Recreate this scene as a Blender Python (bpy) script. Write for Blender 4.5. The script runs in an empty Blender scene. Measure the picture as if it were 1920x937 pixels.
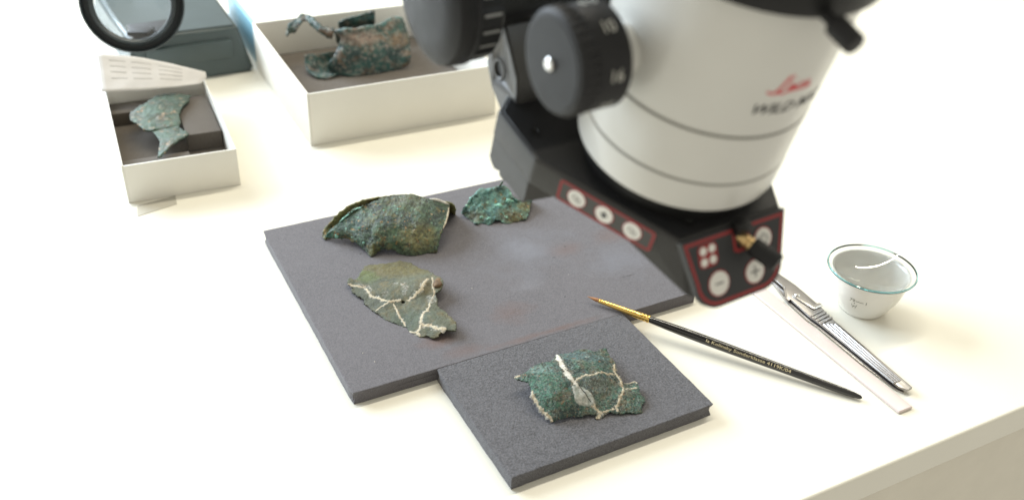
import bpy, bmesh, math, random
import numpy as np
from mathutils import Vector, Matrix, noise
from mathutils.geometry import delaunay_2d_cdt
random.seed(7)
S = 0.001                      # all shapes below are in millimetres
sc = bpy.context.scene
col = sc.collection
R = math.radians

# ------------------------------------------------------------------ camera
PITCH, ROLL = 0.573238, 0.046855
cam_data = bpy.data.cameras.new('camera')
cam = bpy.data.objects.new('camera', cam_data)
col.objects.link(cam)
cp, sp = math.cos(PITCH), math.sin(PITCH)
fw = Vector((0, cp, -sp)); r0 = Vector((1, 0, 0)); u0 = Vector((0, sp, cp))
rt = r0 * math.cos(ROLL) + u0 * math.sin(ROLL)
up = -r0 * math.sin(ROLL) + u0 * math.cos(ROLL)
cam.matrix_world = Matrix(((rt.x, up.x, -fw.x, 0), (rt.y, up.y, -fw.y, 0), (rt.z, up.z, -fw.z, 0.42), (0, 0, 0, 1)))
cam_data.sensor_width = 36.0
cam_data.lens = 36.0 * 1772.71 / 1920
cam_data.clip_start, cam_data.clip_end = 0.01, 50
cam_data.dof.use_dof = True
cam_data.dof.focus_distance = 0.655
cam_data.dof.aperture_fstop = 33.24 / 5.9
sc.camera = cam

# ------------------------------------------------------------------ light
w = bpy.data.worlds.new('World'); sc.world = w; w.use_nodes = True
bg = w.node_tree.nodes['Background']
bg.inputs[0].default_value = (1.0, 0.955, 0.83, 1); bg.inputs[1].default_value = 0.54

def area(name, loc, target, sx, sy, power, color):
    L = bpy.data.lights.new(name, 'AREA'); L.shape = 'RECTANGLE'; L.size, L.size_y = sx, sy
    L.energy = power; L.color = color
    o = bpy.data.objects.new(name, L); col.objects.link(o)
    d = Vector(target) - Vector(loc)
    o.location = loc; o.rotation_euler = d.to_track_quat('-Z', 'Y').to_euler()
    return o
area('window_light', (-1.9, 1.75, 1.05), (0, 0.55, 0.05), 1.9, 1.4, 116, (0.76, 0.88, 1.0))
for k, cxy in enumerate(((-0.05, 1.25), (1.05, 1.86))):
    t = area('ceiling_tube', (cxy[0], cxy[1], 1.75), (cxy[0], cxy[1], 0), 1.18, 0.05, 14, (1.0, 0.94, 0.78))
    t.rotation_euler = (0, 0, 0.505)

vs = sc.view_settings
vs.view_transform = 'Standard'; vs.look = 'None'; vs.exposure = 0.22; vs.gamma = 1.0; vs.use_curve_mapping = False

# ------------------------------------------------------------------ mesh helpers
def mk(name, verts, faces, mat, parent=None, smooth=False, loc=None, mm=True):
    me = bpy.data.meshes.new(name)
    k = S if mm else 1.0
    me.from_pydata([(v[0]*k, v[1]*k, v[2]*k) for v in verts], [], faces)
    me.update()
    o = bpy.data.objects.new(name, me); col.objects.link(o)
    if mat: me.materials.append(mat)
    if smooth:
        me.polygons.foreach_set('use_smooth', [True]*len(me.polygons))
    if parent: o.parent = parent
    if loc: o.location = (loc[0]*S, loc[1]*S, loc[2]*S)
    return o

def from_bm(name, bm, mat, parent=None, smooth=False, loc=None, angle=None):
    bmesh.ops.recalc_face_normals(bm, faces=bm.faces)
    bmesh.ops.scale(bm, vec=(S, S, S), verts=bm.verts)
    me = bpy.data.meshes.new(name)
    if smooth or angle:
        for f in bm.faces: f.smooth = True
    if angle:
        for e in bm.edges:
            e.smooth = (len(e.link_faces) == 2 and e.calc_face_angle() < angle)
    bm.to_mesh(me); bm.free()
    o = bpy.data.objects.new(name, me); col.objects.link(o)
    if mat: me.materials.append(mat)
    if parent: o.parent = parent
    if loc: o.location = (loc[0]*S, loc[1]*S, loc[2]*S)
    return o

def empty(name, loc=(0, 0, 0), rz=0.0):
    o = bpy.data.objects.new(name, None); col.objects.link(o)
    o.empty_display_size = 0.01
    o.location = (loc[0]*S, loc[1]*S, loc[2]*S); o.rotation_euler = (0, 0, rz)
    return o

def tag(o, label, cat, group=None):
    o['label'] = label; o['category'] = cat
    if group: o['group'] = group
    return o

def prism_bm(poly, z0, z1, bevel=0.0, seg=2):
    bm = bmesh.new()
    a = [bm.verts.new((p[0], p[1], z0)) for p in poly]
    b = [bm.verts.new((p[0], p[1], z1)) for p in poly]
    n = len(poly)
    bm.faces.new(a[::-1]); bm.faces.new(b)
    for i in range(n):
        bm.faces.new((a[i], a[(i+1) % n], b[(i+1) % n], b[i]))
    bmesh.ops.recalc_face_normals(bm, faces=bm.faces)
    if bevel:
        bmesh.ops.bevel(bm, geom=list(bm.edges), offset=bevel, segments=seg, affect='EDGES', profile=0.6)
    return bm

def box_bm(x0, x1, y0, y1, z0, z1, bevel=0.0, seg=2):
    return prism_bm([(x0, y0), (x1, y0), (x1, y1), (x0, y1)], z0, z1, bevel, seg)

def lathe_data(profile, seg=64, a0=0.0, rfun=None, caps=True):
    """profile: list of (radius, z); axis z. Closed at both ends when the radius is 0."""
    V, Fc = [], []
    for i, (r, z) in enumerate(profile):
        for k in range(seg):
            a = a0 + 2*math.pi*k/seg
            rr = r if rfun is None else rfun(i, k, r)
            V.append((rr*math.cos(a), rr*math.sin(a), z))
    for i in range(len(profile)-1):
        for k in range(seg):
            k2 = (k+1) % seg
            Fc.append((i*seg+k, i*seg+k2, (i+1)*seg+k2, (i+1)*seg+k))
    if caps and profile[0][0] > 0.1: Fc.append(tuple(range(seg))[::-1])
    if caps and profile[-1][0] > 0.1: Fc.append(tuple(range((len(profile)-1)*seg, len(profile)*seg)))
    return V, Fc

def lathe(name, profile, mat, parent=None, M=None, seg=64, angle=R(32), rfun=None, caps=True):
    if not caps: profile = profile+[profile[0]]
    V, Fc = lathe_data(profile, seg, rfun=rfun, caps=caps)
    bm = bmesh.new()
    vv = [bm.verts.new(v) for v in V]
    for f in Fc: bm.faces.new([vv[i] for i in f])
    bmesh.ops.remove_doubles(bm, verts=bm.verts, dist=1e-4)
    if M is not None: bmesh.ops.transform(bm, matrix=M, verts=bm.verts)
    return from_bm(name, bm, mat, parent, angle=angle)

def axis_matrix(origin, zdir, xhint=(0, 0, 1)):
    z = Vector(zdir).normalized(); x = Vector(xhint); x = (x - z*x.dot(z))
    if x.length < 1e-6: x = Vector((1, 0, 0)) - z*z.x
    x.normalize(); y = z.cross(x)
    return Matrix(((x.x, y.x, z.x, origin[0]), (x.y, y.y, z.y, origin[1]), (x.z, y.z, z.z, origin[2]), (0, 0, 0, 1)))

def text_geo(body, size, shear=0.0, offset=0.0, align='LEFT', cuts=0):
    cu = bpy.data.curves.new('t', 'FONT'); cu.body = body; cu.size = size; cu.shear = shear; cu.offset = offset
    cu.align_x = align; cu.resolution_u = 3
    ob = bpy.data.objects.new('t', cu); col.objects.link(ob)
    dg = bpy.context.evaluated_depsgraph_get()
    me = bpy.data.meshes.new_from_object(ob.evaluated_get(dg))
    bm = bmesh.new(); bm.from_mesh(me)
    bmesh.ops.triangulate(bm, faces=bm.faces)
    if cuts: bmesh.ops.subdivide_edges(bm, edges=bm.edges, cuts=cuts)
    bmesh.ops.triangulate(bm, faces=bm.faces)
    bm.verts.index_update()
    V = [(v.co.x, v.co.y) for v in bm.verts]; Fc = [tuple(v.index for v in f.verts) for f in bm.faces]
    bm.free(); bpy.data.objects.remove(ob); bpy.data.curves.remove(cu); bpy.data.meshes.remove(me)
    return V, Fc

def stroke_geo(pts, width, closed=False):
    """flat 2-D ribbon along a polyline (mitred)."""
    P = [Vector((p[0], p[1])) for p in pts]; n = len(P); V = []; Fc = []
    for i in range(n):
        a = P[(i-1) % n] if (closed or i > 0) else None
        b = P[(i+1) % n] if (closed or i < n-1) else None
        d1 = (P[i]-a).normalized() if a is not None else (b-P[i]).normalized()
        d2 = (b-P[i]).normalized() if b is not None else d1
        t = (d1+d2); t = t.normalized() if t.length > 1e-6 else d1
        nn = Vector((-t.y, t.x)); m = 1/max(0.5, nn.dot(Vector((-d1.y, d1.x))))
        ww = width[i] if isinstance(width, (list, tuple)) else width
        V += [tuple(P[i]+nn*ww*0.5*m), tuple(P[i]-nn*ww*0.5*m)]
    for i in range(n if closed else n-1):
        j = (i+1) % n
        Fc.append((2*i, 2*i+1, 2*j+1, 2*j))
    return V, Fc

def spline(pts, n):
    """Catmull-Rom through points (any dimension), n samples per span."""
    P = np.array(pts, float); out = []
    Q = np.vstack([2*P[0]-P[1], P, 2*P[-1]-P[-2]])
    for i in range(len(P)-1):
        p0, p1, p2, p3 = Q[i:i+4]
        for k in range(n):
            t = k/n
            out.append(0.5*((2*p1)+(p2-p0)*t+(2*p0-5*p1+4*p2-p3)*t*t+(3*p1-p0-3*p2+p3)*t**3))
    out.append(P[-1])
    return np.array(out)

def inside(p, poly):
    c = False; n = len(poly); j = n-1
    for i in range(n):
        xi, yi = poly[i][0], poly[i][1]; xj, yj = poly[j][0], poly[j][1]
        if (yi > p[1]) != (yj > p[1]) and p[0] < (xj-xi)*(p[1]-yi)/(yj-yi)+xi: c = not c
        j = i
    return c

def rbf(ctl):
    P = np.array([c[:2] for c in ctl], float); z = np.array([c[2] for c in ctl], float); s = 20.0
    d = np.linalg.norm(P[:, None]-P[None], axis=2)/s; m = len(P)
    k = lambda d: np.where(d > 0, d*d*np.log(np.maximum(d, 1e-9)), 0)
    A = np.zeros((m+3, m+3)); A[:m, :m] = k(d)+np.eye(m)*0.02
    A[:m, m:] = np.c_[np.ones(m), P/s]; A[m:, :m] = A[:m, m:].T
    wt = np.linalg.solve(A, np.r_[z, 0, 0, 0])
    def f(x, y):
        dd = np.sqrt((P[:, 0]-x)**2+(P[:, 1]-y)**2)/s
        return float(k(dd)@wt[:m]+wt[m]+wt[m+1]*x/s+wt[m+2]*y/s)
    return f

def fbm(p, sc_, oct_=4):
    return noise.fractal(Vector(p)*sc_, 1.0, 2.0, oct_)

def solidify(name, V, Fc, thick, mat, parent, loc, zmin=None, smooth=True, jitter=0.0):
    """V, Fc an open surface with outward (upper) side; adds an underside and rim."""
    V = [Vector(v) for v in V]; N = [Vector((0, 0, 0)) for _ in V]; cnt = {}
    for f in Fc:
        a, b, c = V[f[0]], V[f[1]], V[f[2]]
        nn = (b-a).cross(c-a)
        for i in f: N[i] += nn
        for i in range(len(f)):
            e = (f[i], f[(i+1) % len(f)]); key = (min(e), max(e)); cnt.setdefault(key, []).append(e)
    n = len(V); W = []
    for v, nn in zip(V, N):
        q = v - nn.normalized()*thick if nn.length > 0 else v.copy()
        W.append(q)
    A = V+W
    if zmin is not None:
        for q in A: q.z = max(q.z, zmin)
    F2 = list(Fc)+[tuple(i+n for i in f[::-1]) for f in Fc]
    for key, es in cnt.items():
        if len(es) == 1:
            a, b = es[0]; F2.append((b, a, a+n, b+n))
    return mk(name, [tuple(v) for v in A], F2, mat, parent, smooth, loc)

def grid_surface(rows, nr, nc, amp, seed, ragged=0.6, nscale=0.12, fine=0.25, flip=False, bumps=None):
    """fine surface through rows of control points."""
    G = np.array(rows, float)
    G = np.array([spline(r, nc) for r in G])
    G = np.array([spline(G[:, j], nr) for j in range(G.shape[1])]).transpose(1, 0, 2)
    h, wd = G.shape[:2]
    nrm = np.cross(np.gradient(G, axis=1), np.gradient(G, axis=0)); ln = np.linalg.norm(nrm, axis=2, keepdims=True)
    nrm = nrm/np.maximum(ln, 1e-9)
    if flip: nrm = -nrm
    V = []
    for i in range(h):
        for j in range(wd):
            p = Vector(G[i, j]); q = p+Vector((seed*17.3, seed*5.1, 0))
            d = amp*fbm(q, nscale, 5)+fine*fbm(q, 0.7, 3)
            if bumps: d += bumps(q)
            p = p+Vector(nrm[i, j])*d
            if i in (0, h-1) or j in (0, wd-1):
                tq = q*0.45
                p += Vector((noise.noise(tq), noise.noise(tq+Vector((9, 2, 4))), 0.7*noise.noise(tq+Vector((3, 8, 1)))))*ragged
            V.append(tuple(p))
    Fc = []
    for i in range(h-1):
        for j in range(wd-1):
            f = (i*wd+j, i*wd+j+1, (i+1)*wd+j+1, (i+1)*wd+j)
            Fc.append(f if not flip else f[::-1])
    return V, Fc

class Sheet:
    """a bent sheet given by its outline and height points (mm)."""
    def __init__(s, outline, ctl, seed=1, step=1.1, amp=0.35, ragged=0.45, holes=(), fine=0.2, bumps=None):
        s.f = rbf([tuple(c) for c in ctl]+[tuple(o) for o in outline[::3]]); s.seed = seed; s.amp = amp; s.fine = fine; s.bumps = bumps
        pts = []
        n = len(outline)
        for i in range(n):
            a = np.array(outline[i][:2]); b = np.array(outline[(i+1) % n][:2]); L = np.linalg.norm(b-a); m = max(1, int(L/0.8))
            for k in range(m):
                p = a+(b-a)*k/m; q = Vector((p[0]*0.6+seed*7, p[1]*0.6, seed))
                pts.append((p[0]+ragged*noise.noise(q)*1.3, p[1]+ragged*noise.noise(q+Vector((5, 5, 5)))*1.3))
        s.outline = pts
        xs = [p[0] for p in pts]; ys = [p[1] for p in pts]
        inner = []
        y = min(ys); r = 0
        while y < max(ys):
            x = min(xs)+(step*0.5 if r % 2 else 0)
            while x < max(xs):
                c = (x+random.uniform(-.2, .2), y+random.uniform(-.2, .2))
                if inside(c, pts): inner.append(c)
                x += step
            y += step*0.87; r += 1
        allp = [Vector(p) for p in pts+inner]
        edges = [(i, (i+1) % len(pts)) for i in range(len(pts))]
        vo, eo, fo, *_ = delaunay_2d_cdt(allp, edges, [], 0, 0.02)
        s.V = [(v.x, v.y, s.z(v.x, v.y)) for v in vo]
        s.F = []
        for f in fo:
            cx_ = sum(vo[i].x for i in f)/len(f); cy_ = sum(vo[i].y for i in f)/len(f)
            if not inside((cx_, cy_), pts): continue
            if any(inside((cx_, cy_), h) for h in holes): continue
            a, b, c = (vo[i] for i in f[:3])
            if (b-a).cross(c-a) < 0: f = f[::-1]
            s.F.append(tuple(f))
    def z(s, x, y):
        q = Vector((x+s.seed*31, y, 0))
        zz = s.f(x, y)+s.amp*fbm(q, 0.16, 5)+s.fine*fbm(q, 0.8, 3)
        if s.bumps: zz += s.bumps(q)
        return zz
    def build(s, name, mat, parent, thick, zmin=0.05):
        used = sorted({i for f in s.F for i in f}); mp = {k: i for i, k in enumerate(used)}
        V = [s.V[k] for k in used]; F_ = [tuple(mp[i] for i in f) for f in s.F]
        return solidify(name, V, F_, thick, mat, parent, None, zmin=zmin)
    def ribbon(s, name, pts, width, mat, parent, height=0.35):
        P = spline([p[:2] for p in pts], 7); n = len(P); V = []; Fc = []; m = 6
        for i in range(n):
            t = P[min(i+1, n-1)]-P[max(i-1, 0)]; t /= max(np.linalg.norm(t), 1e-9); nn = np.array((-t[1], t[0]))
            q = Vector((P[i][0]*0.55, P[i][1]*0.55, s.seed*3.0))
            wl = width*max(0.12, 0.55+0.5*noise.noise(q)+0.22*noise.noise(q*2.6)); wr = width*max(0.12, 0.55+0.5*noise.noise(q+Vector((7, 1, 2)))+0.22*noise.noise(q*2.6+Vector((3, 3, 9))))
            endt = 0.45+0.55*min(1, min(i, n-1-i)/4)
            for k in range(m+1):
                u = k/m; off = (-wl+(wl+wr)*u)*0.62*endt
                x, y = P[i]+nn*off
                hh = height*math.sin(math.pi*u)**0.45*(0.75+0.8*noise.noise(Vector((x*1.4, y*1.4, 4))))
                V.append((x, y, s.z(x, y)+(hh if 0 < k < m else -0.08)))
        for i in range(n-1):
            for k in range(m):
                a = i*(m+1)+k; Fc.append((a, a+m+1, a+m+2, a+1))
        return mk(name, V, Fc, mat, parent, True)
    def patch(s, name, poly, mat, parent, height=0.25, step=0.8, ragged=0.5):
        sub = []
        n = len(poly)
        for i in range(n):
            a = np.array(poly[i][:2]); b = np.array(poly[(i+1) % n][:2]); m = max(1, int(np.linalg.norm(b-a)/0.7))
            for k in range(m):
                p = a+(b-a)*k/m; q = Vector((p[0]*0.7, p[1]*0.7, 8+s.seed))
                sub.append((p[0]+ragged*noise.noise(q), p[1]+ragged*noise.noise(q+Vector((4, 4, 4)))))
        xs = [p[0] for p in sub]; ys = [p[1] for p in sub]; inner = []
        y = min(ys)
        while y < max(ys):
            x = min(xs)
            while x < max(xs):
                if inside((x, y), sub): inner.append((x+random.uniform(-.1, .1), y))
                x += step
            y += step
        nb = len(sub)
        vo, eo, fo, *_ = delaunay_2d_cdt([Vector(p) for p in sub+inner], [(i, (i+1) % nb) for i in range(nb)], [], 0, 0.02)
        bnd = np.array(sub)
        V = []
        for v in vo:
            dmin = np.min(np.hypot(bnd[:, 0]-v.x, bnd[:, 1]-v.y))
            V.append((v.x, v.y, s.z(v.x, v.y)+(-0.12 if dmin < 0.05 else height*min(1, dmin/1.0)+0.12*fbm((v.x, v.y, 3), 0.9, 3))))
        Fc = []
        for f in fo:
            if inside((sum(vo[i].x for i in f)/len(f), sum(vo[i].y for i in f)/len(f)), sub):
                a, b, c = (vo[i] for i in f[:3])
                Fc.append(tuple(f) if (b-a).cross(c-a) > 0 else tuple(f[::-1]))
        return mk(name, V, Fc, mat, parent, True)

# ------------------------------------------------------------------ materials
def base_mat(name):
    m = bpy.data.materials.new(name); m.use_nodes = True
    nt = m.node_tree; b = nt.nodes['Principled BSDF']
    return m, nt, b
def N(nt, t, **kw):
    n = nt.nodes.new(t)
    for k, v in kw.items():
        if k in n.inputs: n.inputs[k].default_value = v
        else: setattr(n, k, v)
    return n
def coords(nt): return N(nt, 'ShaderNodeTexCoord').outputs['Object']
def noise_n(nt, co, scale, detail=4, rough=0.55, dist=0.0):
    n = N(nt, 'ShaderNodeTexNoise'); n.inputs['Scale'].default_value = scale; n.inputs['Detail'].default_value = detail
    n.inputs['Roughness'].default_value = rough; n.inputs['Distortion'].default_value = dist
    nt.links.new(co, n.inputs['Vector']); return n.outputs['Fac']
def ramp(nt, fac, stops, interp='LINEAR'):
    r = N(nt, 'ShaderNodeValToRGB'); r.color_ramp.interpolation = interp
    els = r.color_ramp.elements
    while len(els) < len(stops): els.new(0.5)
    for e, (p, c) in zip(els, stops):
        e.position = p; e.color = c if len(c) == 4 else (*c, 1)
    nt.links.new(fac, r.inputs['Fac']); return r.outputs['Color']
def mixc(nt, fac, a, b, mode='MIX'):
    m = N(nt, 'ShaderNodeMix'); m.data_type = 'RGBA'; m.blend_type = mode
    for sock, v in ((m.inputs[0], fac), (m.inputs[6], a), (m.inputs[7], b)):
        if isinstance(v, (int, float)): sock.default_value = v
        elif isinstance(v, tuple): sock.default_value = v if len(v) == 4 else (*v, 1)
        else: nt.links.new(v, sock)
    return m.outputs[2]
def bump(nt, b, h, dist, strength=1.0, prev=None):
    n = N(nt, 'ShaderNodeBump'); n.inputs['Strength'].default_value = strength; n.inputs['Distance'].default_value = dist
    nt.links.new(h, n.inputs['Height'])
    if prev is not None: nt.links.new(prev, n.inputs['Normal'])
    nt.links.new(n.outputs['Normal'], b.inputs['Normal']); return n.outputs['Normal']
BW = lambda lo, hi: [(lo, (0, 0, 0)), (hi, (1, 1, 1))]

def paint(name, color, rough=0.4, metal=0.0, grain=0.0, gscale=3000, var=0.06, vscale=40, coat=0.0):
    m, nt, b = base_mat(name); co = coords(nt)
    n = noise_n(nt, co, vscale, 5, 0.6)
    c = mixc(nt, ramp(nt, n, BW(0.3, 0.7)), tuple(x*(1-var) for x in color), tuple(min(1, x*(1+var)) for x in color))
    nt.links.new(c, b.inputs['Base Color'])
    b.inputs['Roughness'].default_value = rough; b.inputs['Metallic'].default_value = metal
    if coat: b.inputs['Coat Weight'].default_value = coat; b.inputs['Coat Roughness'].default_value = 0.15
    if grain: bump(nt, b, noise_n(nt, co, gscale, 2), grain)
    rr = N(nt, 'ShaderNodeMapRange'); k = 0.015 if metal > 0.8 else 0.07; rr.inputs['To Min'].default_value = max(0, rough-k); rr.inputs['To Max'].default_value = min(1, rough+k)
    nt.links.new(noise_n(nt, co, vscale*3, 4), rr.inputs['Value']); nt.links.new(rr.outputs[0], b.inputs['Roughness'])
    return m

def patina(name, dark, mid, brown, light, ochre, fine=620, large=70, light_t=(0.60, 0.68), brown_t=(0.50, 0.62), ochre_t=(0.60, 0.64), speck=0.65, bumpd=0.0008, seed=0.0, zones=(), rough=0.55, dk=0.5, lt=1.0):
    """layered corrosion: large clouds, zones of their own shape (mm, object space; a few carry painted sheen), pits, crusts and ochre grains"""
    m, nt, b = base_mat(name); ob = coords(nt)
    mp = N(nt, 'ShaderNodeMapping'); mp.inputs['Location'].default_value = (seed, seed*0.7, seed*1.3)
    nt.links.new(ob, mp.inputs['Vector']); co = mp.outputs['Vector']
    n1 = noise_n(nt, co, large, 8, 0.62, 0.6); n2 = noise_n(nt, co, large*1.7+11, 7, 0.66, 0.4)
    nf = noise_n(nt, co, fine, 5, 0.7); nf2 = noise_n(nt, co, fine*1.7, 3, 0.7); nm = noise_n(nt, co, fine*0.45, 4, 0.65, 0.5)
    c = mixc(nt, ramp(nt, n1, BW(0.42, 0.57)), dark, mid)
    c = mixc(nt, ramp(nt, n2, BW(*brown_t)), c, brown)
    for (x, y, z, rx, ry, rz, zc_, amt) in zones:
        mz = N(nt, 'ShaderNodeMapping'); mz.vector_type = 'TEXTURE'
        mz.inputs['Location'].default_value = (x*S, y*S, z*S); mz.inputs['Scale'].default_value = (rx*S, ry*S, rz*S)
        nt.links.new(ob, mz.inputs['Vector'])
        ln = N(nt, 'ShaderNodeVectorMath'); ln.operation = 'LENGTH'; nt.links.new(mz.outputs[0], ln.inputs[0])
        ad = N(nt, 'ShaderNodeMath'); ad.operation = 'MULTIPLY_ADD'; ad.inputs[1].default_value = 1.5
        nt.links.new(n2, ad.inputs[0]); nt.links.new(ln.outputs['Value'], ad.inputs[2])
        sb = N(nt, 'ShaderNodeMath'); sb.operation = 'SUBTRACT'; sb.inputs[1].default_value = 0.75; nt.links.new(ad.outputs[0], sb.inputs[0])
        c = mixc(nt, mixc(nt, amt, (0, 0, 0), ramp(nt, sb.outputs[0], [(0.45, (1, 1, 1)), (0.95, (0, 0, 0))])), c, zc_)
    c = mixc(nt, ramp(nt, nm, BW(0.40, 0.56)), mixc(nt, dk, c, (0.006, 0.009, 0.009)), c)
    c = mixc(nt, ramp(nt, nf, [(0.50, (0, 0, 0)), (0.64, (lt, lt, lt))]), c, mixc(nt, 0.55, light, brown))
    nl = noise_n(nt, co, large*2.4+37, 6, 0.62, 0.3)
    c = mixc(nt, ramp(nt, nl, BW(*light_t)), c, mixc(nt, ramp(nt, nf, BW(0.35, 0.55)), mid, light))
    no = noise_n(nt, co, fine*0.55+31, 4, 0.6)
    c = mixc(nt, ramp(nt, no, BW(*ochre_t)), c, ochre)
    nd = noise_n(nt, co, fine*0.8+90, 3, 0.6)
    c = mixc(nt, mixc(nt, speck, (0, 0, 0), ramp(nt, nd, BW(0.58, 0.64))), c, (0.010, 0.013, 0.013))
    nt.links.new(c, b.inputs['Base Color'])
    rr = N(nt, 'ShaderNodeMapRange'); rr.inputs['To Min'].default_value = rough-0.14; rr.inputs['To Max'].default_value = rough+0.2
    nt.links.new(nm, rr.inputs['Value']); nt.links.new(rr.outputs[0], b.inputs['Roughness'])
    b.inputs['Specular IOR Level'].default_value = 0.6
    p = bump(nt, b, nf, bumpd, 0.9); p = bump(nt, b, nm, bumpd*2.2, 0.8, p); bump(nt, b, nf2, bumpd*0.5, 0.8, p)
    return m

def filler(name, color, fine=900, contrast=0.35, thin=False, dirt=(0.30, 0.22, 0.13)):
    m, nt, b = base_mat(name); co = coords(nt)
    n = noise_n(nt, co, fine, 6, 0.7); n2 = noise_n(nt, co, 210, 5, 0.6)
    c = mixc(nt, ramp(nt, n, BW(0.35, 0.65)), tuple(x*(1-contrast) for x in color), color)
    c = mixc(nt, ramp(nt, n2, [(0.47, (0, 0, 0)), (0.66, (0.75, 0.75, 0.75))]), c, dirt)
    nt.links.new(c, b.inputs['Base Color']); b.inputs['Roughness'].default_value = 0.85
    bump(nt, b, n, 0.0004, 0.9)
    if thin:
        tr = N(nt, 'ShaderNodeBsdfTransparent'); mx = N(nt, 'ShaderNodeMixShader'); out = nt.nodes['Material Output']
        nt.links.new(ramp(nt, noise_n(nt, co, 300, 8, 0.8), BW(0.42, 0.60)), mx.inputs[0])
        nt.links.new(tr.outputs[0], mx.inputs[1]); nt.links.new(b.outputs[0], mx.inputs[2]); nt.links.new(mx.outputs[0], out.inputs['Surface'])
    return m

def foam(name, color, grain_c, grain_scale, stains_and_light=False, bd=0.0005):
    m, nt, b = base_mat(name); co = coords(nt)
    g = noise_n(nt, co, grain_scale, 2, 0.6); big = noise_n(nt, co, 16, 6, 0.6, 0.5); md = noise_n(nt, co, 190, 4, 0.6)
    c = mixc(nt, ramp(nt, g, BW(0.34, 0.68)), tuple(x*(1-grain_c) for x in color), tuple(x*(1+grain_c) for x in color))
    c = mixc(nt, mixc(nt, 0.10, (0, 0, 0), ramp(nt, md, BW(0.4, 0.7))), c, tuple(x*1.6 for x in color))
    c = mixc(nt, mixc(nt, 0.35, (0, 0, 0), ramp(nt, big, BW(0.35, 0.7))), c, tuple(x*1.25 for x in color))
    if stains_and_light:
        sx = N(nt, 'ShaderNodeSeparateXYZ'); nt.links.new(co, sx.inputs[0])
        def blob(x, y, rx, ry, thr, colr, amt, ns=60):
            mp = N(nt, 'ShaderNodeMapping'); mp.vector_type = 'TEXTURE'
            mp.inputs['Location'].default_value = (x*S, y*S, 0.0097); mp.inputs['Scale'].default_value = (rx*S, ry*S, 0.01)
            nt.links.new(co, mp.inputs['Vector'])
            ln = N(nt, 'ShaderNodeVectorMath'); ln.operation = 'LENGTH'; nt.links.new(mp.outputs[0], ln.inputs[0])
            ad = N(nt, 'ShaderNodeMath'); ad.operation = 'MULTIPLY_ADD'; ad.inputs[1].default_value = 1.6
            nt.links.new(noise_n(nt, co, ns, 7, 0.7), ad.inputs[0]); nt.links.new(ln.outputs['Value'], ad.inputs[2])
            sb = N(nt, 'ShaderNodeMath'); sb.operation = 'SUBTRACT'; sb.inputs[1].default_value = 1.42-thr
            nt.links.new(ad.outputs[0], sb.inputs[0])
            return mixc(nt, mixc(nt, amt, (0, 0, 0), ramp(nt, sb.outputs[0], [(0.15, (1, 1, 1)), (0.85, (0, 0, 0))])), c, colr)
        rust = (color[0]*1.25, color[1]*0.72, color[2]*0.5); pale = (0.27, 0.28, 0.32); blue = (0.160, 0.163, 0.188)
        c = blob(185, 100, 85, 70, 0.95, blue, 0.75, 30)  # both blue blobs paint the cool light on the right half into the foam
        c = blob(245, 60, 70, 60, 0.9, blue, 0.7, 40)
        c = blob(255, 95, 28, 16, 0.62, rust, 0.3); c = blob(134, 35, 26, 18, 0.62, rust, 0.32); c = blob(84, 9, 24, 9, 0.66, rust, 0.32)
        c = blob(150, 4, 70, 5, 0.72, rust, 0.5); c = blob(212, 92, 22, 14, 0.6, rust, 0.3); c = blob(70, 28, 18, 10, 0.6, rust, 0.45)
        c = blob(110, 175, 40, 14, 0.6, rust, 0.35); c = blob(180, 106, 26, 22, 0.6, pale, 0.14, 110); c = blob(160, 60, 20, 10, 0.58, pale, 0.14, 200)
        fl = noise_n(nt, co, 300, 3, 0.5)
        c = mixc(nt, mixc(nt, 0.5, (0, 0, 0), ramp(nt, fl, BW(0.74, 0.78))), c, (0.32, 0.31, 0.30))
    nt.links.new(c, b.inputs['Base Color']); b.inputs['Roughness'].default_value = 0.82
    b.inputs['Specular IOR Level'].default_value = 0.3; b.inputs['Sheen Weight'].default_value = 0.15
    p = bump(nt, b, g, bd, 0.8); bump(nt, b, md, bd*1.2, 0.5, p)
    return m

M = {}
M['table'] = paint('white_laminate', (0.795, 0.770, 0.680), 0.38, var=0.02, vscale=9, grain=0.00004, gscale=1800)
M['drawer'] = paint('cream_panel', (0.72, 0.68, 0.58), 0.45, var=0.03)
M['foam_big'] = foam('large_foam', (0.119, 0.112, 0.121), 0.30, 1300, True, 0.0003)
M['foam_small'] = foam('small_foam', (0.102, 0.099, 0.107), 0.5, 1100, False, 0.0009)
M['foam_box'] = foam('box_foam', (0.100, 0.084, 0.068), 0.25, 1300)
M['card'] = paint('white_card', (0.80, 0.78, 0.72), 0.62, var=0.02, vscale=20, grain=0.00004, gscale=900)
M['card_edge'] = paint('card_edge', (0.86, 0.84, 0.78), 0.7, var=0.02)
OLIVE = (0.15, 0.135, 0.045); TEAL = (0.035, 0.15, 0.13)
M['pat_small'] = patina('patina_teal', (0.026, 0.080, 0.070), (0.076, 0.200, 0.138), (0.160, 0.148, 0.085), (0.44, 0.52, 0.46), (0.30, 0.17, 0.085), fine=820, large=62, light_t=(0.62, 0.74), ochre_t=(0.62, 0.66), bumpd=0.0016, speck=0.8, dk=0.66, rough=0.46, lt=0.7,
    zones=((-25, -8, 10, 16, 22, 20, (0.050, 0.190, 0.115), 0.85), (0, 24, 8, 22, 10, 12, (0.085, 0.165, 0.170), 0.85), (8, -2, 8, 14, 10, 12, (0.110, 0.125, 0.090), 0.8), (25, 14, 8, 14, 16, 12, (0.085, 0.135, 0.125), 0.5), (-30, 8, 12, 14, 6, 8, (0.22, 0.36, 0.32), 0.8)))  # the bluish zone along the top edge is window sheen put into the colour
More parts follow.
